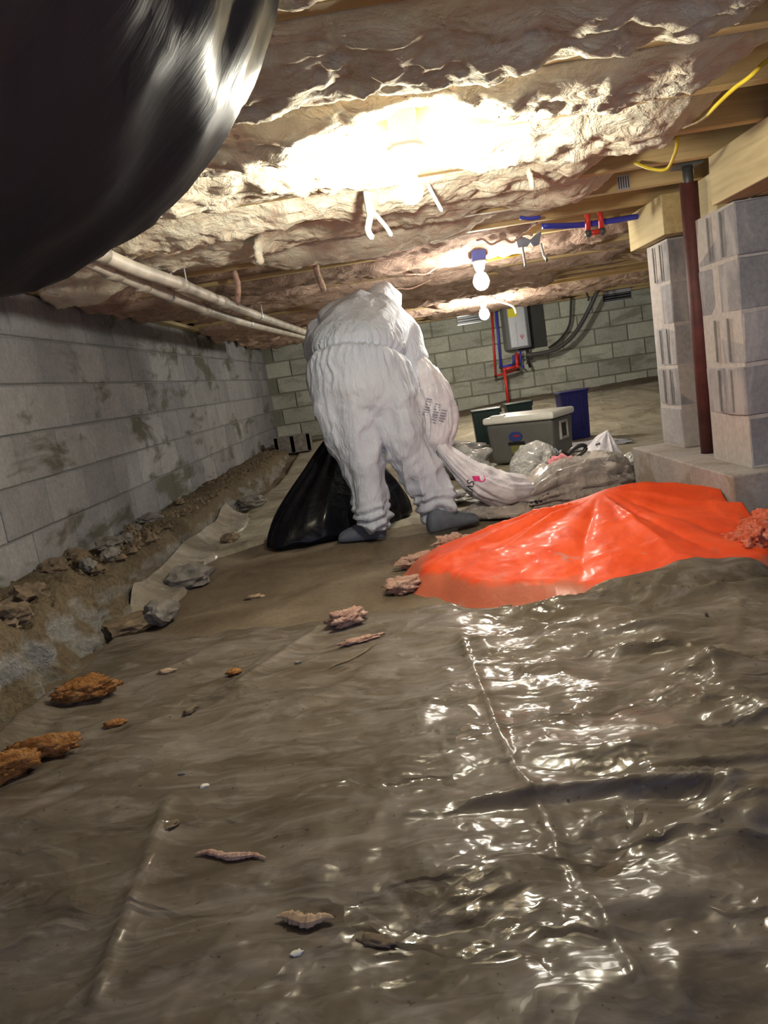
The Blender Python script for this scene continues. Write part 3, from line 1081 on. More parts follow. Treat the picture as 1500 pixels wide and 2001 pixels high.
# the near left margin climbs the foot of the ledge
Z = Z + 0.03 * sst(-1.02, -1.12, X) * (1 - sst(2.0, 2.5, Y))
Z = np.where(X < 1.2, np.maximum(Z, tarp_h(X, Y) + 0.006), Z)
Z = Z * bord + (H(X, Y) - 0.03) * (1 - bord)
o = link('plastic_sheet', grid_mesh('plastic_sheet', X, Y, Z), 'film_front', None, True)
tag(o, 'large crumpled glossy plastic sheet covering the foreground ground', 'plastic sheet')

x = np.linspace(-1.15, 3.9, 240)
y = np.linspace(3.95, 9.2, 220)
X, Y = np.meshgrid(x, y)
near = 4.05 + 0.10 * vn(X * 1.3, 0, 0, 101) + 0.25 * sst(-0.7, -1.1, X) * -1
Y = near + (Y - 3.95) / (9.2 - 3.95) * (9.1 - near)
Z = H(X, Y) + 0.006 + 0.012 * np.clip(ridge(X * 2.0 + 0.4 * vn(X, Y, 0, 5), Y * 2.6, 0, 3, 102) - 0.4, 0, 2) + 0.008 * fbm(X * 3, Y * 3, 0, 3, 103)
bord = np.minimum(sst(near, near + 0.06, Y), sst(-1.15, -1.10, X))
Z = Z * bord + (H(X, Y) - 0.03) * (1 - bord)
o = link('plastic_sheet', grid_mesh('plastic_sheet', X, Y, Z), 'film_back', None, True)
tag(o, 'pale dusty plastic sheet on the ground from the person to the back wall', 'plastic sheet')

y = np.linspace(2.95, 5.35, 150)
t = np.linspace(0, 1, 18)
T, Y = np.meshgrid(t, y)
X = -1.19 + T * (0.15 + 0.06 * vn(Y * 2.5, 0, 0, 111)) - 0.03 * sst(4.6, 5.3, Y)
Z = H(X, Y) + 0.085 * (1 - T) ** 2.2 * (1 + 0.4 * vn(Y * 3, 0, 0, 113)) + 0.010 + 0.010 * ridge(X * 9, Y * 5, 0, 2, 112) * T
bord = np.minimum.reduce([sst(1.0, 0.85, T), sst(2.95, 3.15, Y), sst(5.35, 5.1, Y)])
Z = Z * bord + (H(X, Y) - 0.03) * (1 - bord)
o = link('film_strip', grid_mesh('film_strip', X, Y, Z), 'film_edge', None, True)
tag(o, 'shiny pale plastic strip curling up against the foot of the left ledge', 'plastic sheet')

# ------------------------------------------------------------------ orange tarp heap
X, Y = np.meshgrid(np.linspace(-0.16, 1.215, 230), np.linspace(2.22, 3.52, 190))
Z = tarp_h(X, Y)
o = link('orange_tarp', grid_mesh('orange_tarp', X, Y, Z), 'tarp', None, True)
tag(o, 'bright orange plastic tarp humped over a heap beside the footing', 'tarp')
so = o.modifiers.new('thickness', 'SOLIDIFY')
so.thickness = 0.004

clumps = [(1432, 1092, 2.60, .06, 'against the tarp edge, lowest on the left'), (1450, 1098, 2.55, .08, 'nearest the tarp edge'), (1475, 1102, 2.50, .09, 'lowest in the heap'), (1498, 1098, 2.52, .09, 'lowest at the picture edge'),
          (1445, 1072, 2.66, .07, 'against the footing corner'), (1466, 1075, 2.62, .08, 'in the middle of the heap'), (1488, 1072, 2.60, .09, 'right of the heap middle'), (1478, 1050, 2.68, .08, 'on the heap top, left one'), (1500, 1040, 2.68, .10, 'on the heap top at the picture edge'), (1460, 1108, 2.47, .05, 'small and pale in front of the heap')]
for k, (px, py, yy, d, lab) in enumerate(clumps):
    p = at(px, py, yy)
    o = lump('wool_clump', (p.x, p.y, max(0.03, p.z - d * 0.35)), (d * 1.6, d, d * 0.75), 'orange_clod', 140 + k, 0.34, 2.6, 4, 0.5 * k, None, True, 0.25)
    tag(o, 'orange stained wool clump ' + lab, 'insulation', 'orange stained clumps by the footing')
base = MB()
o = lump('dirt_mound', (1.36, 2.58, 0.0), (0.46, 0.30, 0.11), 'rock_brown', 150, 0.12, 1.5, 4)
tag(o, 'low brown dirt mound under the orange clumps at the right edge', 'dirt')

# ------------------------------------------------------------------ person in a white coverall
person = thing('person', 'person in a white hooded coverall bending over with back to the viewer', 'person', (0.0, 3.78, 0))
b = MB()


def limb(mb, spec, n=20):
    P_ = [at(p[0], p[1], p[2]) for p in spec]
    R2 = [p[3] for p in spec]
    # resample
    pts = spline(P_, 6)
    rad = []
    for i in range(len(spec) - 1):
        for q in range(6):
            tt = q / 6
            a, c = R2[i], R2[i + 1]
            rad.append(tuple(a[z] * (1 - tt) + c[z] * tt for z in (0, 1)))
    rad.append(R2[-1])
    mb.tube(pts, rad, n)


limb(b, [(728, 1036, 3.745, (.070, .080)), (727, 1022, 3.745, (.088, .095)), (722, 1000, 3.745, (.098, .103)), (714, 950, 3.755, (.095, .098)), (702, 900, 3.77, (.105, .110)), (690, 850, 3.79, (.125, .138)), (678, 800, 3.82, (.145, .158)), (672, 755, 3.84, (.155, .168)), (674, 715, 3.86, (.145, .160))])
limb(b, [(862, 1006, 3.80, (.070, .080)), (857, 995, 3.80, (.088, .094)), (849, 972, 3.80, (.098, .104)), (826, 930, 3.80, (.098, .106)), (805, 885, 3.80, (.108, .116)), (786, 840, 3.81, (.125, .135)), (766, 800, 3.83, (.145, .15)), (748, 755, 3.85, (.155, .158)), (736, 715, 3.87, (.14, .15))])
limb(b, [(704, 800, 3.83, (.15, .20)), (701, 765, 3.84, (.18, .245)), (698, 730, 3.85, (.178, .246)), (696, 698, 3.87, (.165, .228)), (702, 668, 3.95, (.165, .235)), (712, 640, 4.07, (.155, .225)), (724, 620, 4.19, (.135, .195)), (734, 618, 4.27, (.085, .12)), (742, 612, 4.33, (.07, .085))], 28)
# shoulders, hood and arms
limb(b, [(628, 640, 4.16, (.085, .085)), (660, 628, 4.17, (.11, .11)), (720, 622, 4.18, (.12, .12)), (770, 640, 4.16, (.105, .105)), (795, 660, 4.12, (.085, .085))])
hp = at(745, 600, 4.42)
b.lathe([(0.004, 0.128), (0.055, 0.118), (0.095, 0.09), (0.117, 0.045), (0.122, 0.0), (0.117, -0.045), (0.095, -0.09), (0.055, -0.118), (0.004, -0.128)], hp, 24, Matrix.Rotation(-0.9, 3, 'X') @ Matrix.Diagonal((1.0, 1.0, 1.12)))
limb(b, [(786, 650, 4.13, (.095, .095)), (800, 690, 4.08, (.092, .092)), (806, 735, 4.02, (.082, .082)), (818, 790, 3.99, (.072, .072)), (838, 845, 3.97, (.058, .058)), (845, 862, 3.97, (.05, .05))])
lw = Vector((-0.30, 4.20, 0.60))
b.tube(spline([at(632, 640, 4.16), Vector((-0.35, 4.25, 0.98)), Vector((-0.34, 4.26, 0.82)), lw], 6), [.095 - .002 * i for i in range(19)], 20)
me = b.mesh('coverall')
tmp = bpy.data.objects.new('tmp', me)
COL.objects.link(tmp)
rm = tmp.modifiers.new('r', 'REMESH')
rm.mode = 'VOXEL'
rm.voxel_size = 0.0105
sm = tmp.modifiers.new('s', 'SMOOTH')
sm.factor = 0.6
sm.iterations = 9
dg = bpy.context.evaluated_depsgraph_get()
dg.update()
me2 = bpy.data.meshes.new_from_object(tmp.evaluated_get(dg))
bpy.data.objects.remove(tmp)
nv = len(me2.vertices)
co = np.empty(nv * 3)
me2.vertices.foreach_get('co', co)
co = co.reshape(-1, 3)
no = np.empty(nv * 3)
me2.vertices.foreach_get('normal', no)
no = no.reshape(-1, 3)
wc = np.array(at(696, 698, 3.87))
wt = np.array((at(698, 680, 3.92) - at(699, 730, 3.85)).normalized())
d = (co - wc) @ wt
ang = np.arctan2(co[:, 1] - wc[1], co[:, 0] - wc[0])
trunk = (np.abs(d) < 0.4) & (np.hypot(co[:, 0] - wc[0], co[:, 1] - wc[1]) < 0.36) & (co[:, 2] > 0.55)
arm = sst(0.10, 0.16, co[:, 0]) * sst(1.0, 0.9, co[:, 2])
disp = np.zeros(nv)
wob = fbm(co[:, 0] * 6, co[:, 1] * 6, co[:, 2] * 6, 2, 201)
fall = np.where(d < 0, np.exp(-(d / 0.17) ** 2), np.exp(-(d / 0.10) ** 2))
disp += trunk * (1 - arm) * (fall * (0.5 + 0.9 * sst(-0.4, 0.5, vn(ang * 3, d * 5, 0, 205))) * (0.0075 * np.sin(ang * 34 + wob * 5.0) + 0.004 * np.sin(ang * 57 + wob * 7)) - 0.024 * np.exp(-(d / 0.022) ** 2) + 0.010 * np.exp(-((d + 0.07) / 0.05) ** 2))
leg = sst(0.80, 0.65, co[:, 2])
disp += leg * (0.009 * (ridge(co[:, 0] * 3 + co[:, 2] * 5, co[:, 1] * 5, co[:, 2] * 8 - co[:, 0] * 6, 2, 218) - 0.5) + 0.022 * (ridge(co[:, 0] * 7 + 3, co[:, 1] * 7, co[:, 2] * 1.6, 2, 211) - 0.5) + 0.007 * fbm(co[:, 0] * 5, co[:, 1] * 5, co[:, 2] * 9, 3, 212))
ank = sst(0.24, 0.13, co[:, 2])
disp += ank * 0.010 * np.sin(co[:, 2] * 150 + wob * 4 + 2.5 * np.sin(ang * 2))
up_ = sst(0.90, 1.0, co[:, 2])
disp += up_ * 0.014 * (ridge(co[:, 0] * 5 + co[:, 1] * 3, co[:, 1] * 2, co[:, 2] * 5 - co[:, 0] * 4, 2, 213) - 0.5)
disp += arm * 0.008 * (ridge(co[:, 0] * 8, co[:, 1] * 4, co[:, 2] * 9 + co[:, 0] * 8, 2, 214) - 0.4)
co = co + no * disp[:, None]
me2.vertices.foreach_set('co', co.ravel())
me2.update()
me2.materials.clear()
body = link('coverall', me2, 'suit', person, True)
stn = at(630, 738, 3.6)
hit = BVHTree.FromObject(body, dg) if False else None


def shoe(name, heel, dirv, L, w, parent):
    dirv = Vector((dirv[0], dirv[1], 0)).normalized()
    sd = Vector((-dirv.y, dirv.x, 0))
    rs = []
    for s, ww, hh in ((0, .35, .05), (.03, .62, .085), (.10, .80, .115), (.22, .85, .125), (.36, .82, .118), (.5, .86, .095), (.65, .98, .075), (.8, .98, .062), (.92, .78, .05), (.98, .5, .035), (1.0, .25, .02)):
        c = Vector(heel) + dirv * (L * s)
        ring = []
        for k in range(18):
            a = 2 * math.pi * k / 18
            u_, v_ = math.cos(a), math.sin(a)
            zz = hh * (0.42 + 0.58 * v_ if v_ > 0 else 0.42 * (1 + max(-1, v_ * 1.7)))
            wr_ = 1 + 0.05 * math.sin(k * 2.7 + s * 19)
            ring.append(c + sd * (u_ * w * ww * 0.5 * wr_) + Vector((0, 0, zz + 0.004)))
        rs.append(ring)
    o = MB().rings(rs).build(name, 'shoe', parent, True)
    o.modifiers.new('sub', 'SUBSURF').render_levels = 1
    return o


lf = gnd(748, 1052)
shoe('shoe_cover', (lf.x + 0.02, lf.y + 0.01, Hs(lf.x, lf.y)), (-0.93, 0.18), 0.25, 0.125, person)
rf = gnd(848, 1038)
shoe('shoe_cover', (rf.x - 0.03, rf.y - 0.01, Hs(rf.x, rf.y)), (0.90, 0.30), 0.275, 0.125, person)


def hand(c, aim, side, parent):
    """gloved hand closed round something: palm, four curled fingers and a thumb"""
    aim, side = Vector(aim).normalized(), Vector(side).normalized()
    nrm_ = aim.cross(side)
    m = MB()
    c = Vector(c)
    m.tube([c, c + aim * .03, c + aim * .06, c + aim * .085], [(.018, .032), (.017, .040), (.016, .043), (.013, .040)], 14)
    for k, (off, L) in enumerate(((-.031, .070), (-.0105, .078), (.0105, .074), (.031, .058))):
        r_ = c + aim * .078 + side * off
        m.tube([r_, r_ + aim * L * .38 + nrm_ * .006, r_ + aim * L * .52 + nrm_ * L * .38, r_ + aim * L * .25 + nrm_ * L * .55], [.0105, .0100, .0092, .0078], 10)
    r_ = c + aim * .028 - side * .036
    m.tube([r_, r_ + aim * .026 - side * .020 + nrm_ * .012, r_ + aim * .042 - side * .012 + nrm_ * .034, r_ + aim * .05 + side * .008 + nrm_ * .042], [.0135, .0125, .011, .009], 10)
    o = m.build('glove', 'glove', parent, True)
    r1_ = o.modifiers.new('r', 'REMESH')
    r1_.mode = 'VOXEL'
    r1_.voxel_size = 0.0035
    o.modifiers.new('s', 'SMOOTH').iterations = 3
    return o


hand(at(846, 862, 3.97), (0.25, -0.05, -0.95), (0.2, 1, 0), person)
hand(lw + Vector((0, 0, 0.01)), (0.0, -0.05, -1.0), (1, 0.1, 0), person)


# ------------------------------------------------------------------ bags
def wrap(name, pts, rads, n, mat, parent=None, seed=0, amp=0.10, freq=3.0, ripple=0.05, nrip=9, zmin=0.008):
    path = spline(pts, 8)
    N = len(path)
    rad = []
    for i in range(len(rads) - 1):
        for q in range(8):
            tt = q / 8
            rad.append([rads[i][z] * (1 - tt) + rads[i + 1][z] * tt for z in (0, 1)])
    rad.append(list(rads[-1]))
    rs, up = [], None
    th = np.linspace(0, 2 * np.pi, n, endpoint=False)
    for i, p in enumerate(path):
        t = (path[min(i + 1, N - 1)] - path[max(i - 1, 0)]).normalized()
        if up is None:
            up = Vector((0, 0, 1)) if abs(t.z) < 0.8 else Vector((0, 1, 0))
        a = (up - t * up.dot(t)).normalized()
        up = a
        bb = t.cross(a)
        f = 1 + amp * fbm(np.cos(th) * freq + seed, np.sin(th) * freq, i * 0.22, 3, seed) + ripple * (ridge(np.cos(th) * nrip * 0.4, np.sin(th) * nrip * 0.4, i * 0.08, 2, seed + 3) - 0.5)
        ring = []
        for k in range(n):
            v = p + a * (rad[i][0] * f[k] * math.cos(th[k])) + bb * (rad[i][1] * f[k] * math.sin(th[k]))
            g_ = Hs(v.x, v.y) + zmin
            if v.z < g_:
                v.z = g_ + 0.002 * math.sin(k * 1.7 + i)
            ring.append(v)
        rs.append(ring)
    return MB().rings(rs).build(name, mat, parent, True)


# black rubbish bag held in front of the legs
rs = []
n = 96
th = np.linspace(0, 2 * np.pi, n, endpoint=False)
du, dv = np.array((0.82, 0.57)), np.array((-0.57, 0.82))
for i, (z, cx, cy, L, w_) in enumerate([(0.012, -.37, 4.10, .30, .12), (0.013, -.37, 4.10, .462, .22), (0.03, -.37, 4.10, .455, .215), (0.09, -.365, 4.11, .43, .215), (0.15, -.36, 4.12, .39, .205), (0.22, -.35, 4.135, .335, .185), (0.29, -.34, 4.15, .275, .16), (0.36, -.325, 4.165, .215, .135), (0.43, -.315, 4.18, .16, .105), (0.49, -.305, 4.19, .105, .075), (0.535, -.30, 4.195, .055, .045), (0.57, -.30, 4.195, .06, .05), (0.60, -.30, 4.195, .085, .06)]):
    zz = z / 0.6
    f = 1 + 0.05 * fbm(np.cos(th) * 2.5 + 3, np.sin(th) * 2.5, z * 5, 3, 231) + (0.02 + 0.09 * zz) * (ridge(np.cos(th) * 4, np.sin(th) * 4, z * 1.2, 2, 232) - 0.5)
    rs.append([Vector((cx + du[0] * L * math.cos(a) * f[k] + dv[0] * w_ * math.sin(a) * f[k], cy + du[1] * L * math.cos(a) * f[k] + dv[1] * w_ * math.sin(a) * f[k], z + (0.01 * math.sin(k * 0.9) if i > 1 else 0))) for k, a in enumerate(th)])
tb = MB().rings(rs).build('rubbish_bag', 'bag_black', None, True)
tb.modifiers.new('sub', 'SUBSURF').render_levels = 1
tag(tb, 'big black rubbish bag slumped behind the legs of the person', 'rubbish bag')

DEC = []


def decal(bag, polys, mat, name, off=0.005):
    """print laid on a bag: pixel outlines in the picture plane of the bag, dropped on its surface"""
    dg_ = bpy.context.evaluated_depsgraph_get()
    dg_.update()
    tree = BVHTree.FromObject(bag, dg_)
    m = MB()
    for poly in polys:
        vs = []
        for (px, py) in poly:
            dr = (fwd + rgt * ((px - 750.0) / FPX) - upv * ((py - 1000.5) / FPX)).normalized()
            h = tree.ray_cast(CAM, dr)
            if h[0] is None:
                break
            vs.append(h[0] - dr * off)
        else:
            m.add(vs, [tuple(range(len(vs)))])
    if m.v:
        o = m.build(name, mat)
        o.parent = bag
        return o


def text_polys(body, size, org, du_, dv_):
    """triangles of a text laid out along du_ / dv_ (pixel vectors per unit)"""
    cu = bpy.data.curves.new('t', 'FONT')
    cu.body = body
    cu.size = size
    cu.resolution_u = 3
    cu.shear = 0.15
    cu.offset = 0.025
    to = bpy.data.objects.new('t', cu)
    COL.objects.link(to)
    dg_ = bpy.context.evaluated_depsgraph_get()
    dg_.update()
    me_ = bpy.data.meshes.new_from_object(to.evaluated_get(dg_))
    out = []
    bm_ = bmesh.new()
    bm_.from_mesh(me_)
    bmesh.ops.triangulate(bm_, faces=bm_.faces)
    bmesh.ops.subdivide_edges(bm_, edges=list(bm_.edges), cuts=2, use_grid_fill=True)
    bm_.to_mesh(me_)
    bm_.free()
    for p in me_.polygons:
        out.append([(org[0] + me_.vertices[i].co.x * du_[0] + me_.vertices[i].co.y * dv_[0], org[1] + me_.vertices[i].co.x * du_[1] + me_.vertices[i].co.y * dv_[1]) for i in p.vertices])
    bpy.data.objects.remove(to)
    return out


def quadgrid(x0, y0, x1, y1, n=3, m=2, sk=0.0):
    out = []
    for i in range(n):
        for j in range(m):
            a, b_ = x0 + (x1 - x0) * i / n, x0 + (x1 - x0) * (i + 1) / n
            c, d_ = y0 + (y1 - y0) * j / m, y0 + (y1 - y0) * (j + 1) / m
            out.append([(a + sk * (c - y0), c), (b_ + sk * (c - y0), c), (b_ + sk * (d_ - y0), d_), (a + sk * (d_ - y0), d_)])
    return out


bagA = wrap('carrier_bag', [at(848, 850, 3.93), at(868, 880, 3.92), at(900, 912, 3.92), at(935, 940, 3.93), at(975, 955, 3.96), at(1015, 958, 4.02), at(1035, 955, 4.08)],
            [(.02, .02), (.055, .04), (.10, .06), (.14, .085), (.13, .09), (.09, .08), (.02, .02)], 96, 'bag_white', None, 241, 0.09, 2.0, 0.07, 9)
tag(bagA, 'white plastic carrier bag with black lettering pulled from the hand', 'plastic bag')
decal(bagA, text_polys('SVID', 20, (913, 936), (-0.13, 0.92), (1.0, 0.20)), 'ink', 'bag_lettering')
decal(bagA, quadgrid(922, 930, 936, 940, 3, 3, 0.3), 'pink_print', 'pink_logo')
arc = []
for k in range(6):
    a0, a1 = math.radians(-60 + 32 * k), math.radians(-60 + 32 * (k + 1))
    arc.append([(940 + 9 * math.cos(a0), 935 + 7 * math.sin(a0)), (940 + 9 * math.cos(a1), 935 + 7 * math.sin(a1)), (940 + 6.5 * math.cos(a1), 935 + 5 * math.sin(a1)), (940 + 6.5 * math.cos(a0), 935 + 5 * math.sin(a0))])
decal(bagA, arc, 'pink_print', 'pink_logo_arc')

bagB = wrap('carrier_bag', [at(822, 705, 4.02), at(832, 735, 3.97), at(845, 775, 3.94), at(855, 820, 3.93), at(850, 862, 3.93), at(846, 888, 3.94)],
            [(.03, .03), (.055, .075), (.06, .095), (.06, .095), (.05, .08), (.02, .04)], 90, 'bag_white', None, 251, 0.09, 2.2, 0.13, 12)
tag(bagB, 'white plastic bag with faded grey print hanging beside the right arm', 'plastic bag')
rows = []
r_ = random.Random(3)
for row, (sx, sy, n_) in enumerate(((833, 778, 7), (850, 788, 8), (862, 800, 5))):
    for q in range(n_):
        hh = r_.choice((3.2, 4.0, 4.6))
        x0, y0 = sx - q * 1.3, sy + q * 5.0
        rows.append([(x0, y0), (x0 + 11 + r_.uniform(-2, 2), y0 + 2.2), (x0 + 11, y0 + 2.2 + hh * 0.6), (x0 - 0.5, y0 + hh * 0.6)])
decal(bagB, rows, 'grey_ink', 'faded_print')

bagC = wrap('plastic_bag', [at(1000, 985, 3.98), at(1030, 975, 4.02), at(1075, 958, 4.08), at(1120, 948, 4.14), at(1165, 940, 4.22), at(1205, 935, 4.28), at(1232, 935, 4.30)],
            [(.02, .03), (.07, .09), (.12, .14), (.15, .17), (.15, .18), (.12, .15), (.03, .05)], 72, 'bag_grey', None, 261, 0.14, 2.4, 0.22, 14)
tag(bagC, 'long cloudy plastic bag lying beyond the orange tarp', 'plastic bag')
decal(bagC, [[(1035 + 8 * q, 984 - 4.6 * q), (1039 + 8 * q, 981 - 4.6 * q), (1044 + 8 * q, 989 - 4.6 * q), (1040 + 8 * q, 992 - 4.6 * q)] for q in range(5)], 'ink', 'dark_print')
bagD = wrap('plastic_bag', [at(900, 1008, 3.97), at(935, 1000, 3.96), at(975, 1000, 3.93), at(1015, 1000, 3.90), at(1040, 1003, 3.88)],
            [(.02, .03), (.05, .06), (.06, .08), (.055, .08), (.015, .03)], 48, 'bag_grey', None, 271, 0.15, 2.5, 0.12)
tag(bagD, 'flat grimy plastic bag on the ground right of the right foot', 'plastic bag')
bagF = wrap('plastic_bag', [at(1012, 955, 4.35), at(1030, 925, 4.42), at(1045, 900, 4.46), at(1058, 878, 4.48), at(1063, 865, 4.48)],
            [(.05, .08), (.10, .13), (.10, .13), (.075, .10), (.03, .05)], 56, 'bag_clear', None, 281, 0.10, 2.5, 0.14)
tag(bagF, 'crinkled clear plastic bag standing in front of the grey cooler', 'plastic bag')

# white bag drawn up to a point
pk = at(1188, 843, 4.42)
nr, nt = 40, 90
R_, T_ = np.meshgrid(np.linspace(0, 1, nr), np.linspace(0, 2 * np.pi, nt), indexing='ij')
X = pk.x + R_ * (np.cos(T_) * np.where(np.cos(T_) > 0, 0.20, 0.36) + 0.0) - 0.04 * R_
Y = pk.y + R_ * np.sin(T_) * 0.15 + 0.02
f = ridge(np.cos(T_) * 2.2 + 9, np.sin(T_) * 2.2, 0, 2, 291)
Z = pk.z * (1 - R_ ** (0.85 + 0.22 * f)) + 0.015 * np.sin(np.pi * R_) * fbm(X * 14, Y * 14, 0, 3, 292) + H(X, Y) + 0.006
Z = np.maximum(Z, H(X, Y) + 0.006)
bagE = link('plastic_bag', grid_mesh('plastic_bag', X, Y, Z), 'bag_white', None, True)
bagE.modifiers.new('thickness', 'SOLIDIFY').thickness = 0.002
tag(bagE, 'white plastic bag drawn up to a point near the pier footing', 'plastic bag')
decal(bagE, [[(1163, 868), (1172, 864), (1172, 868), (1163, 871)]], 'ink', 'black_mark')
bagG = wrap('plastic_bag', [at(1215, 915, 4.40), at(1232, 905, 4.40), at(1248, 905, 4.42), at(1255, 908, 4.44)], [(.02, .02), (.06, .06), (.055, .05), (.015, .015)], 40, 'bag_clear', None, 301, 0.12, 2.5, 0.14)
tag(bagG, 'small clear plastic bag touching the far end of the pier footing', 'plastic bag')
for k, (px, py, yy, d, h, lab) in enumerate(((905, 880, 5.3, .34, .20, 'crumpled clear plastic film heaped left of the grey cooler'), (895, 838, 6.2, .40, .16, 'crumpled clear plastic film behind the white bag, near the green bin'), (890, 965, 4.4, .28, .06, 'flattened shiny plastic scrap between the right foot and the black bag'), (1150, 862, 6.0, .55, .05, 'flat pale plastic film on the ground right of the cooler'))):
    p = at(px, py, yy)
    z = Hs(p.x, p.y) + 0.01
    o = lump('plastic_film', (p.x, p.y, z), (d, d * 0.7, h), 'bag_clear' if k != 3 else 'bag_white', 310 + k, 0.22, 2.2, 4, 0, None, True, 0.35)
    tag(o, lab, 'plastic film')

# black hand tool and pink cloth on the bags
p = at(1115, 893, 4.28)
tl = thing('hand_tool', 'black plastic hand tool with an open loop handle lying on the bags', 'tool', p)
ring = [p + Vector((0.055 * math.cos(a) + 0.035, 0.01, 0.028 * math.sin(a) + 0.02 + 0.02 * math.cos(a))) for a in np.linspace(0, 2 * math.pi, 20)]
MB().tube(ring, 0.012, 10).build('loop_handle', 'black', tl, True)
MB().tube([p + Vector((-0.07, 0, 0.03)), p + Vector((-0.045, 0, 0.0)), p + Vector((-0.01, 0, -0.04)), p + Vector((0.0, 0, -0.06))], [(.03, .02), (.04, .025), (.032, .022), (.012, .01)], 12).build('tool_body', 'black', tl, True)
MB().tube([p + Vector((-0.085, 0, 0.06)), p + Vector((-0.05, 0, 0.02)), p + Vector((-0.03, -0.02, 0.0))], 0.006, 8).build('lever', 'steel', tl, True)
p = at(1100, 915, 4.22)
o = lump('pink_cloth', (p.x, p.y, p.z - 0.05), (0.15, 0.10, 0.11), 'pink_cloth', 331, 0.3, 2.4, 4)
tag(o, 'crumpled pink and white cloth under the black hand tool', 'cloth')

# ------------------------------------------------------------------ cooler and bins
cq = at(1040, 885, 5.75)
cz = Hs(cq.x, cq.y) + 0.02
RZ = math.radians(-36)
Rm = Matrix.Rotation(RZ, 4, 'Z')
cl = thing('cooler', 'grey picnic cooler with white lid standing on the plastic behind the bags', 'cooler', (cq.x, cq.y, cz))


def cpart(name, mb, mat, parent, **k):
    o = mb.build(name, mat, None, **k)
    o.matrix_basis = Rm if parent is cl else Matrix.Identity(4)
    o.parent = parent
    return o


Wc, Dc, Hc = 0.54, 0.36, 0.30
cb = cpart('tub', MB().box((0, 0, Hc / 2), (Wc, Dc, Hc), 0, 0.93), 'cooler', cl, bevel=0.028, seg=4)
cld = cpart('lid', MB().box((0, 0, Hc + 0.026), (Wc + 0.03, Dc + 0.03, 0.05)), 'cooler_lid', cl, bevel=0.018, seg=3)
cpart('lid_latch', MB().box((-0.17, -Dc / 2 + 0.03, Hc + 0.056), (0.11, 0.05, 0.016)), 'cooler_lid', cld, bevel=0.005)
hf = MB()
zc = 0.205
for dx, dz, sx, sz in ((0, .058, .135, .02), (0, -.058, .135, .02), (-.058, 0, .02, .135), (.058, 0, .02, .135)):
    hf.box((Wc / 2 - 0.002, dx, zc + dz), (0.02, sx, sz))
cpart('side_handle', hf, 'cooler_trim', cl, bevel=0.004)
cpart('handle_recess', MB().box((Wc / 2 - 0.008, 0, zc), (0.012, 0.10, 0.10)), 'black', cl)
bd = MB()
bd.rings([[Vector((-0.03 + 0.055 * math.cos(a), -Dc / 2 + 0.004 - q, 0.20 + 0.036 * math.sin(a))) for a in np.linspace(0, 2 * math.pi, 24, endpoint=False)] for q in (0, 0.006)])
bo = cpart('oval_badge', bd, 'navy_print', cl)
cpart('badge_stripe', MB().box((-0.02, -Dc / 2 - 0.003, 0.205), (0.05, 0.003, 0.010)), 'red_print', bo)
cpart('black_band', MB().box((-0.03, -Dc / 2 + 0.004, 0.15), (0.13, 0.012, 0.02)), 'black', cl)
cpart('paper_label', MB().box((-0.02, -Dc / 2 + 0.006, 0.105), (0.11, 0.010, 0.06)), 'olive_print', cl)


def tote(label, c, d, mat, rz, tiltx=0.0):
    t = thing('storage_bin', label, 'bin', c)
    t.rotation_euler = (tiltx, 0, rz)
    def part(name, mb, parent=t, bev=0.006):
        o = mb.build(name, mat, None, False, bev)
        o.parent = parent
        return o
    w, dp, h = d
    part('tub', MB().box((0, 0, h / 2), (w, dp, h), 0, 0.9))
    part('rim', MB().box((0, 0, h - 0.008), (w + 0.02, dp + 0.02, 0.018)))
    for s in (-1, 1):
        part('rib', MB().box((s * w * 0.25, -dp / 2 + 0.001, h * 0.55), (0.02, 0.012, h * 0.7)), t, 0.003)
    part('clip', MB().box((w / 2 + 0.01, 0, h - 0.02), (0.02, dp * 0.3, 0.05)), t, 0.003)
    return t


g1 = at(952, 838, 6.6)
tote('small dark green bin behind the left end of the cooler lid', (g1.x, g1.y, Hs(g1.x, g1.y) + 0.015), (0.23, 0.2, max(0.12, at(952, 797, 6.6).z - Hs(g1.x, g1.y) - 0.02)), 'green_bin', -0.05)
g2 = at(1015, 825, 6.9)
tote('dark green bin behind the middle of the cooler lid', (g2.x, g2.y, Hs(g2.x, g2.y) + 0.015), (0.22, 0.2, max(0.12, at(1015, 784, 6.9).z - Hs(g2.x, g2.y) - 0.02)), 'green_bin', 0.0)
b1 = at(1122, 832, 6.7)
tote('deep blue upright bin standing right of the cooler', (b1.x, b1.y, Hs(b1.x, b1.y) + 0.015), (0.24, 0.16, max(0.2, at(1108, 768, 6.7).z - Hs(b1.x, b1.y))), 'blue_bin', 0.1)

# ------------------------------------------------------------------ tankless water heater and its plumbing on the back wall
hx = 1.64
ht = thing('water_heater', 'silver wall mounted tankless water heater with a yellow label', 'water heater', (hx, WY, 0.9))
MB().box((hx + 0.20, WY - 0.012, 1.15), (0.36, 0.02, 0.58)).build('backing_board', 'board', ht)
rr_ = []
for z in (0.88, 0.90, 1.42, 1.43):
    k = 0.96 if z in (0.88, 1.43) else 1.0
    rr_.append([Vector((hx + sx * k, WY - 0.02 - sy * k, z)) for sx, sy in ((-.16, 0), (-.16, .14), (-.145, .20), (-.11, .225), (.11, .225), (.145, .20), (.16, .14), (.16, 0))])
hb = MB().rings(rr_).build('case', 'heater_side', ht)
fp = MB().box((hx - 0.0, WY - 0.247, 1.155), (0.20, 0.006, 0.50)).build('front_panel', 'silver', ht, False, 0.002)
MB().box((hx - 0.045, WY - 0.252, 1.33), (0.11, 0.006, 0.13)).build('yellow_label', 'yellow_label', fp)
MB().box((hx - 0.02, WY - 0.2515, 1.05), (0.006, 0.004, 0.30)).build('panel_seam', 'heater_side', fp)
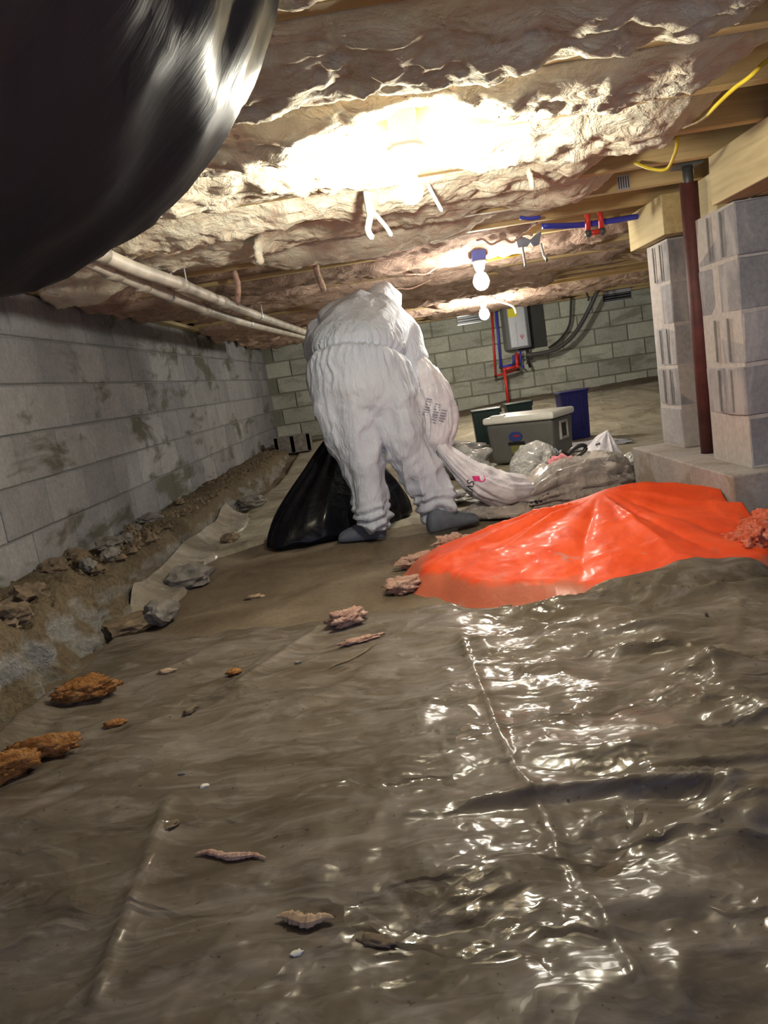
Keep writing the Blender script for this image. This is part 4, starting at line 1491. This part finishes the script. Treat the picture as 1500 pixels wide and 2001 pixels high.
em = MB()
em.tube([(hx + 0.04, WY - 0.252, 1.02), (hx + 0.04, WY - 0.252, 0.985)], 0.005, 6).build('emblem_stem', 'red_print', fp)
em = MB()
em.tube([(hx + 0.04 + 0.02 * math.cos(a), WY - 0.252, 1.025 + 0.014 * math.sin(a)) for a in np.linspace(0, 2 * math.pi, 14)], 0.004, 6).build('emblem_ring', 'red_print', fp)


def pipe(name, label, pts, r, mat, cat='pipe', n=5, kids=()):
    o = MB().tube(spline(pts, n), r, 10).build(name, mat, None, True)
    tag(o, label, cat)
    return o


def hard(name, label, pts, r, mat, elbows='black_pipe', cat='pipe'):
    """straight runs with elbow fittings at the corners"""
    t = thing(name, label, cat, pts[0])
    for a, b_ in zip(pts[:-1], pts[1:]):
        MB().tube([a, b_], r, 10).build('pipe_run', mat, t, True)
    for c in pts[1:-1]:
        m = MB().lathe([(0.001, -r * 1.5), (r * 1.1, -r * 1.1), (r * 1.5, 0), (r * 1.1, r * 1.1), (0.001, r * 1.5)], c, 10)
        m.build('elbow', elbows, t, True)
    return t


yw = 9.72
hard('supply_pipe', 'red supply pipe dropping left of the water heater and hooking under it', [at(960, 610, yw), at(968, 735, yw), at(1012, 722, yw), at(1014, 690, yw)], 0.013, 'red_pipe')
hard('supply_pipe', 'blue supply pipe dropping close to the left side of the water heater', [at(968, 600, yw - 0.05), at(978, 718, yw - 0.05), at(1003, 712, yw - 0.05), at(1003, 694, yw - 0.05)], 0.014, 'blue_pipe')
hard('supply_pipe', 'thick red pipe rising from the ground below the water heater', [at(993, 790, 9.5), at(985, 722, 9.5), at(1010, 716, 9.55), at(1008, 690, 9.6)], 0.018, 'red_pipe', 'red_pipe')
hard('supply_pipe', 'short blue pipe stub under the water heater', [at(1017, 685, yw - .02), at(1017, 712, yw - .02), at(1024, 718, yw - .02)], 0.011, 'blue_pipe')
MB().tube([Vector((hx + 0.10, yw, 0.89)), at(1030, 700, yw), at(1036, 718, yw)], 0.018, 10).build('gas_valve', 'black_pipe', ht, True)
MB().tube([at(1022, 704, yw), at(1040, 700, yw)], 0.012, 8).build('valve_lever', 'dark_steel', ht, True)
pipe('black_hose', 'thick dark hose sweeping from the heater up to the joists', [at(1028, 694, 9.65), at(1060, 690, 9.65), at(1090, 680, 9.65), at(1120, 655, 9.65), at(1145, 615, 9.65), at(1170, 562, 9.6)], 0.026, 'grey_hose', 'hose')
pipe('black_cable', 'thin black cable curving down the back wall inside the hose sweep', [at(1072, 680, 9.8), at(1095, 662, 9.8), at(1112, 635, 9.8), at(1115, 600, 9.8), at(1116, 570, 9.8)], 0.014, 'black_pipe', 'cable')
pipe('black_cable', 'short black cable end dangling left of the right wall vent', [at(1143, 535, 9.3), at(1146, 572, 9.3), at(1150, 582, 9.3), at(1149, 588, 9.3)], 0.012, 'black_pipe', 'cable')


def vent(label, c, w, h):
    t = thing('foundation_vent', label, 'vent', c)
    MB().box((c.x, WY - 0.008, c.z), (w, 0.02, h)).build('recess', 'black', t)
    MB().box((c.x, WY - 0.025, c.z + h * 0.32), (w, 0.05, h * 0.3)).build('hood', 'silver', t, False, 0.004)
    for k in range(3):
        MB().box((c.x, WY - 0.022, c.z - h * 0.35 + k * h * 0.22), (w * 0.94, 0.012, h * 0.06)).build('louvre', 'heater_side', t)
    MB().box((c.x, WY - 0.022, c.z - h * 0.47), (w, 0.02, h * 0.06)).build('frame', 'silver', t)


vent('dark foundation vent in the back wall near the far pier', at(1204, 577, WY), 0.34, 0.14)
vent('silver foundation vent in the back wall left of the bulbs', at(915, 622, WY), 0.30, 0.14)

# ------------------------------------------------------------------ overhead plumbing and hangers
yy = 3.95
ru = hard('supply_pipe', 'red U shaped pipe loop hanging from the joists near the far pier', [at(1146, 398, yy), at(1149, 456, yy), at(1176, 452, yy), at(1169, 396, yy)], 0.013, 'red_pipe', 'dark_steel')
pipe('supply_pipe', 'long blue pipe running under the joists to the far pier', [at(1060, 442, 3.9), at(1130, 440, 3.98), at(1190, 432, 4.0), at(1250, 422, 4.02), at(1330, 405, 4.05)], 0.014, 'blue_pipe')
pipe('supply_pipe', 'blue pipe end above the red loop', [at(1130, 412, 4.1), at(1165, 405, 4.1), at(1210, 402, 4.1)], 0.018, 'blue_pipe')
pipe('supply_pipe', 'short blue pipe piece showing through the wool left of the red loop', [at(1015, 425, 3.75), at(1035, 427, 3.75), at(1055, 424, 3.75)], 0.008, 'blue_pipe')
hg = thing('pipe_hanger', 'grey metal hanger with two dark legs under the joists right of the bulbs', 'hanger', at(1035, 470, 4.25))
A = [at(x_, y_, 4.25) for x_, y_ in ((1006, 458), (1012, 484), (1030, 482), (1036, 474), (1042, 482), (1053, 478), (1058, 452), (1046, 458), (1036, 468), (1020, 462))]
m = MB()
nn = len(A)
m.add(A + [p + Vector((0, 0.004, 0)) for p in A], [tuple(range(nn)), tuple(reversed(range(nn, 2 * nn)))] + [(i, (i + 1) % nn, nn + (i + 1) % nn, nn + i) for i in range(nn)])
m.build('bracket', 'steel', hg)
MB().tube([at(1020, 482, 4.25), at(1023, 500, 4.25), at(1026, 520, 4.24)], (.014, .006), 8).build('leg', 'dark_steel', hg)
MB().tube([at(1056, 476, 4.25), at(1062, 500, 4.25), at(1068, 508, 4.22)], (.014, .006), 8).build('leg', 'dark_steel', hg)
pipe('yellow_cable', 'yellow cable looping between joists at the top right corner', [gnd(1560, 95, 1.41), gnd(1500, 118, 1.388), gnd(1465, 150, 1.38), gnd(1435, 172, 1.385), gnd(1405, 200, 1.38), gnd(1372, 232, 1.38), gnd(1335, 248, 1.40)], 0.006, 'yellow_cable', 'cable')
pipe('yellow_cable', 'yellow cable drooping beside the top of the red post', [gnd(1325, 268, 1.40), gnd(1318, 300, 1.365), gnd(1302, 330, 1.345), gnd(1272, 330, 1.36), gnd(1240, 318, 1.41)], 0.006, 'yellow_cable', 'cable')
pipe('yellow_cable', 'yellow cable running from the blue box of the upper rear bulb', [at(945, 512, 4.45), at(970, 505, 4.5), at(1000, 500, 4.6), at(1030, 492, 4.7)], 0.007, 'yellow_cable', 'cable')
pipe('white_cable', 'pale cable looping over the lower rear bulb', [pC + Vector((0, 0, 0.10)), pC + Vector((0.05, 0, 0.13)), at(985, 592, 7.75), at(1003, 600, 7.8), at(1008, 612, 7.85)], 0.010, 'paper', 'cable')

# ------------------------------------------------------------------ rocks and litter
dgs = bpy.context.evaluated_depsgraph_get()
dgs.update()
SURF = [BVHTree.FromObject(o_, dgs) for o_ in bpy.data.objects if o_.type == 'MESH' and o_.name.split('.')[0] in ('floor', 'plastic_sheet', 'orange_tarp', 'film_strip')]


def top(x, y):
    """height of the ground cover at a spot"""
    zs = [h[0].z for h in (t_.ray_cast(Vector((x, y, 0.7)), Vector((0, 0, -1))) for t_ in SURF) if h[0] is not None]
    return max(zs) if zs else 0.0


ROCKS = [(495, 998, 5.45, .20, .15, .09, 'rock', 'flat grey stone by the ledge, left of the black bag'),
         (372, 1142, 3.40, .21, .14, .10, 'rock', 'rough grey rock at the edge of the shiny strip, below the ledge'),
         (265, 1225, 2.80, .20, .13, .07, 'rock_brown', 'muddy brown rock at the corner of the foreground sheet'),
         (318, 1215, 2.76, .13, .11, .09, 'rock', 'grey rock touching the muddy brown one'),
         (452, 1062, 4.25, .12, .10, .05, 'rock_brown', 'small brown stone on the pale film left of the black bag')]
for k, (px, py, yy, a, b_, c, mt, lab) in enumerate(ROCKS):
    p = gnd(px, py)
    o = lump('rock', (p.x, p.y, top(p.x, p.y) - 0.008), (a, b_, c), mt, 400 + k, 0.26, 1.9, 3, 0.4 * k, None, False, 0.35)
    tag(o, lab, 'rock')
LED = [(215, 1072, .13, .06, 'rock', 'long grey stone slab on the middle of the ledge'), (245, 1058, .08, .05, 'rock', 'pale stone leaning on the long slab on the ledge'), (225, 1040, .05, .04, 'rock', 'small pale pebble behind the long slab on the ledge'),
       (285, 1018, .12, .05, 'rock', 'flat grey stone on the ledge beyond the long slab'), (230, 1095, .07, .05, 'rock', 'grey stone on the ledge in front of the long slab'), (190, 1050, .06, .05, 'rock_brown', 'dark clod left of the long slab on the ledge'),
       (150, 1110, .12, .08, 'rock_brown', 'big brown clod on the ledge near the long slab'), (110, 1130, .10, .07, 'rock_brown', 'brown clod on the ledge, second from the left edge'), (60, 1185, .12, .07, 'rock_brown', 'dark brown clod on the ledge close to the left edge'),
       (340, 985, .08, .035, 'rock_brown', 'small brown clod far along the ledge'), (395, 950, .10, .04, 'rock_brown', 'flat brown clod where the ledge is broken'), (175, 1118, .06, .05, 'rock', 'grey lump beside the big brown clod on the ledge'),
       (20, 1230, .13, .08, 'rock_brown', 'large clod on the ledge at the left edge of the view')]
for k, (px, py, a, c, mt, lab) in enumerate(LED):
    p = gnd(px, py, 0.20)
    p.x = min(max(p.x, -1.44), -1.27)
    o = lump('clod', (p.x, p.y, 0.185 if p.y > 3.2 else 0.20), (a * 0.8, a * 1.1, c * 0.95), mt, 430 + k, 0.32, 2.0, 3, 0.7 * k, None, False, 0.35)
    tag(o, lab, 'stone', 'stones and clods on the ledge')
# uncountable crumbs of dirt on the ledge
m = MB()
r_ = random.Random(5)
for k in range(900):
    yq = 1.6 + 8 * r_.random() ** 1.6
    xq = r_.uniform(-1.48, -1.25)
    s = r_.uniform(0.006, 0.022) * (1.4 if yq < 4 else 1)
    z0_ = 0.185 + (0.018 if yq < 3 else 0)
    pts_ = [Vector((xq + s * math.cos(a) * r_.uniform(.6, 1.1), yq + s * math.sin(a) * r_.uniform(.6, 1.3), z0_)) for a in (0, 1.3, 2.5, 3.8, 5.1)]
    tp = Vector((xq + r_.uniform(-.3, .3) * s, yq, z0_ + s * r_.uniform(.6, 1.2)))
    m.add(pts_ + [tp], [(0, 1, 5), (1, 2, 5), (2, 3, 5), (3, 4, 5), (4, 0, 5)])
o = stuff(m.build('dirt_crumbs', 'rock_brown'))
tag(o, 'loose brown dirt crumbs strewn along the ledge', 'dirt')

SCR = [(170, 1365, .17, .06, .06, 'ins_scrap', 0.3, 'ochre wool scrap with a dark hollow at the left of the foreground sheet'), (165, 1338, .12, .05, .05, 'ins_scrap', 0.4, 'brown wool scrap lying just behind the ochre one'), (212, 1345, .055, .035, .035, 'ins_pink', 0.2, 'small mauve pink scrap at the right end of the ochre one'),
       (85, 1478, .15, .06, .06, 'ins_scrap', 0.25, 'rust orange wool scrap near the left edge of the view'), (15, 1520, .13, .07, .07, 'ins_scrap', 0.8, 'rust orange wool scrap cut off by the left edge'), (327, 1315, .05, .022, .016, 'twig', 0.2, 'small cream wood chip in the middle left of the sheet'),
       (225, 1412, .05, .025, .022, 'ins_scrap', 0.3, 'small tan scrap right of the rust orange ones'), (457, 1318, .045, .03, .02, 'ins_scrap', 0.1, 'small brown scrap beside the pale fold'), (373, 1390, .045, .02, .018, 'rock_brown', 1.0, 'dark brown bark flake left of the pale fold'),
       (495, 1152, .07, .03, .02, 'twig', 0.0, 'pale flat chip on the brown ground in front of the black bag'), (680, 1225, .12, .07, .065, 'ins_pink', 0.5, 'pale pink wool scrap in front of the orange tarp'), (705, 1252, .12, .03, .02, 'ins_pink', 0.35, 'thin pink wool strip just below the pale pink scrap'),
       (790, 1140, .15, .09, .07, 'ins_pink', 0.4, 'pink wool clump at the left tip of the orange tarp'), (825, 1092, .20, .10, .075, 'ins_pink', 0.1, 'large pink wool clump behind the left slope of the orange tarp'), (885, 1075, .15, .08, .07, 'ins_pink', 0.2, 'pink wool clump next to the left slope, nearer the tarp crest'), (925, 1060, .10, .07, .07, 'ins_pink', 0.2, 'small pink wool clump highest on the left slope of the tarp'),
       (985, 1190, .045, .02, .015, 'rock_brown', 0.1, 'brown flake at the front hem of the orange tarp'), (398, 1532, .018, .012, .008, 'paper', 0.6, 'tiny white crumb in the left foreground'), (580, 1868, .016, .010, .007, 'paper', 0.2, 'tiny white crumb at the bottom of the view'), (355, 1510, .014, .010, .007, 'rock', 0.2, 'tiny dark pebble beside the white crumb'), (583, 1302, .02, .012, .010, 'rock', 0.2, 'tiny black pebble beside the pale fold'),
       (735, 1840, .05, .02, .012, 'rock_brown', -0.4, 'dark crumbly dirt streak right of the tan splinter'), (335, 1612, .03, .02, .010, 'rock_brown', 0.9, 'dark dirt crumbs along the crease in the left foreground'), (1213, 885, .02, .02, .02, 'paper', 0.0, 'small white crumb on the film near the far pier')]
for k, (px, py, a, b_, c, mt, rz, lab) in enumerate(SCR):
    p = gnd(px, py, 0.02)
    o = lump('scrap', (p.x, p.y, top(p.x, p.y) - min(0.006, c * 0.2)), (a, b_, c * 0.75), mt, 470 + k, 0.36, 2.6, 4 if a > 0.06 else 3, rz, None, True, 0.35)
    tag(o, lab, 'scrap')
for lab, a, b_, r, mt in (('pale pink splinter lying on the sheet in the foreground', (380, 1668), (520, 1678), .007, 'ins_pink'), ('tan wood splinter lying on the sheet near the bottom', (540, 1802), (655, 1812), .011, 'twig'), ('thin dark splinter lying below the pale pink scrap', (640, 1312), (738, 1262), .004, 'rock_brown')):
    A_, B_ = gnd(*a, 0.015), gnd(*b_, 0.015)
    pts = [A_.lerp(B_, t) + Vector((0, 0.006 * math.sin(t * 9), 0)) for t in np.linspace(0, 1, 7)]
    for q_ in pts:
        q_.z = top(q_.x, q_.y) + r * 0.7
    n_ = 31
    jt = random.Random(int(a[0]))
    rr2 = []
    for i in range(n_):
        w_ = max(0.06, math.sin(math.pi * i / (n_ - 1)) ** 0.6) * (1 + jt.uniform(-0.28, 0.28))
        rr2.append((r * 0.7 * w_, r * 1.1 * w_))
    o = MB().tube(spline(pts, 5), rr2, 7).build('splinter', mt, None, False)
    tag(o, lab, 'splinter')
pipe('dry_root', 'thin brown root arching from the tarp hem at the right', [gnd(1378, 1200, .03), at(1385, 1175, 2.38), at(1400, 1140, 2.45), at(1420, 1115, 2.52), at(1440, 1105, 2.55)], 0.003, 'rock_brown', 'root')
# hollow block lying by the back left corner
p = gnd(580, 905)
cbk = thing('cinder_block', 'dark hollow cinder block lying near the back left corner', 'block', (p.x, p.y, Hs(p.x, p.y)))
zb = Hs(p.x, p.y) + 0.01
m = MB()
for dx in (-.18, 0, .18):
    m.box((p.x + dx, p.y, zb + .095), (.04, .19, .19))
m.build('webs', 'rock', cbk)
m = MB()
for dy in (-.08, .08):
    m.box((p.x, p.y + dy, zb + .095), (.40, .03, .188))
m.build('face_shells', 'rock', cbk, False, 0.004)
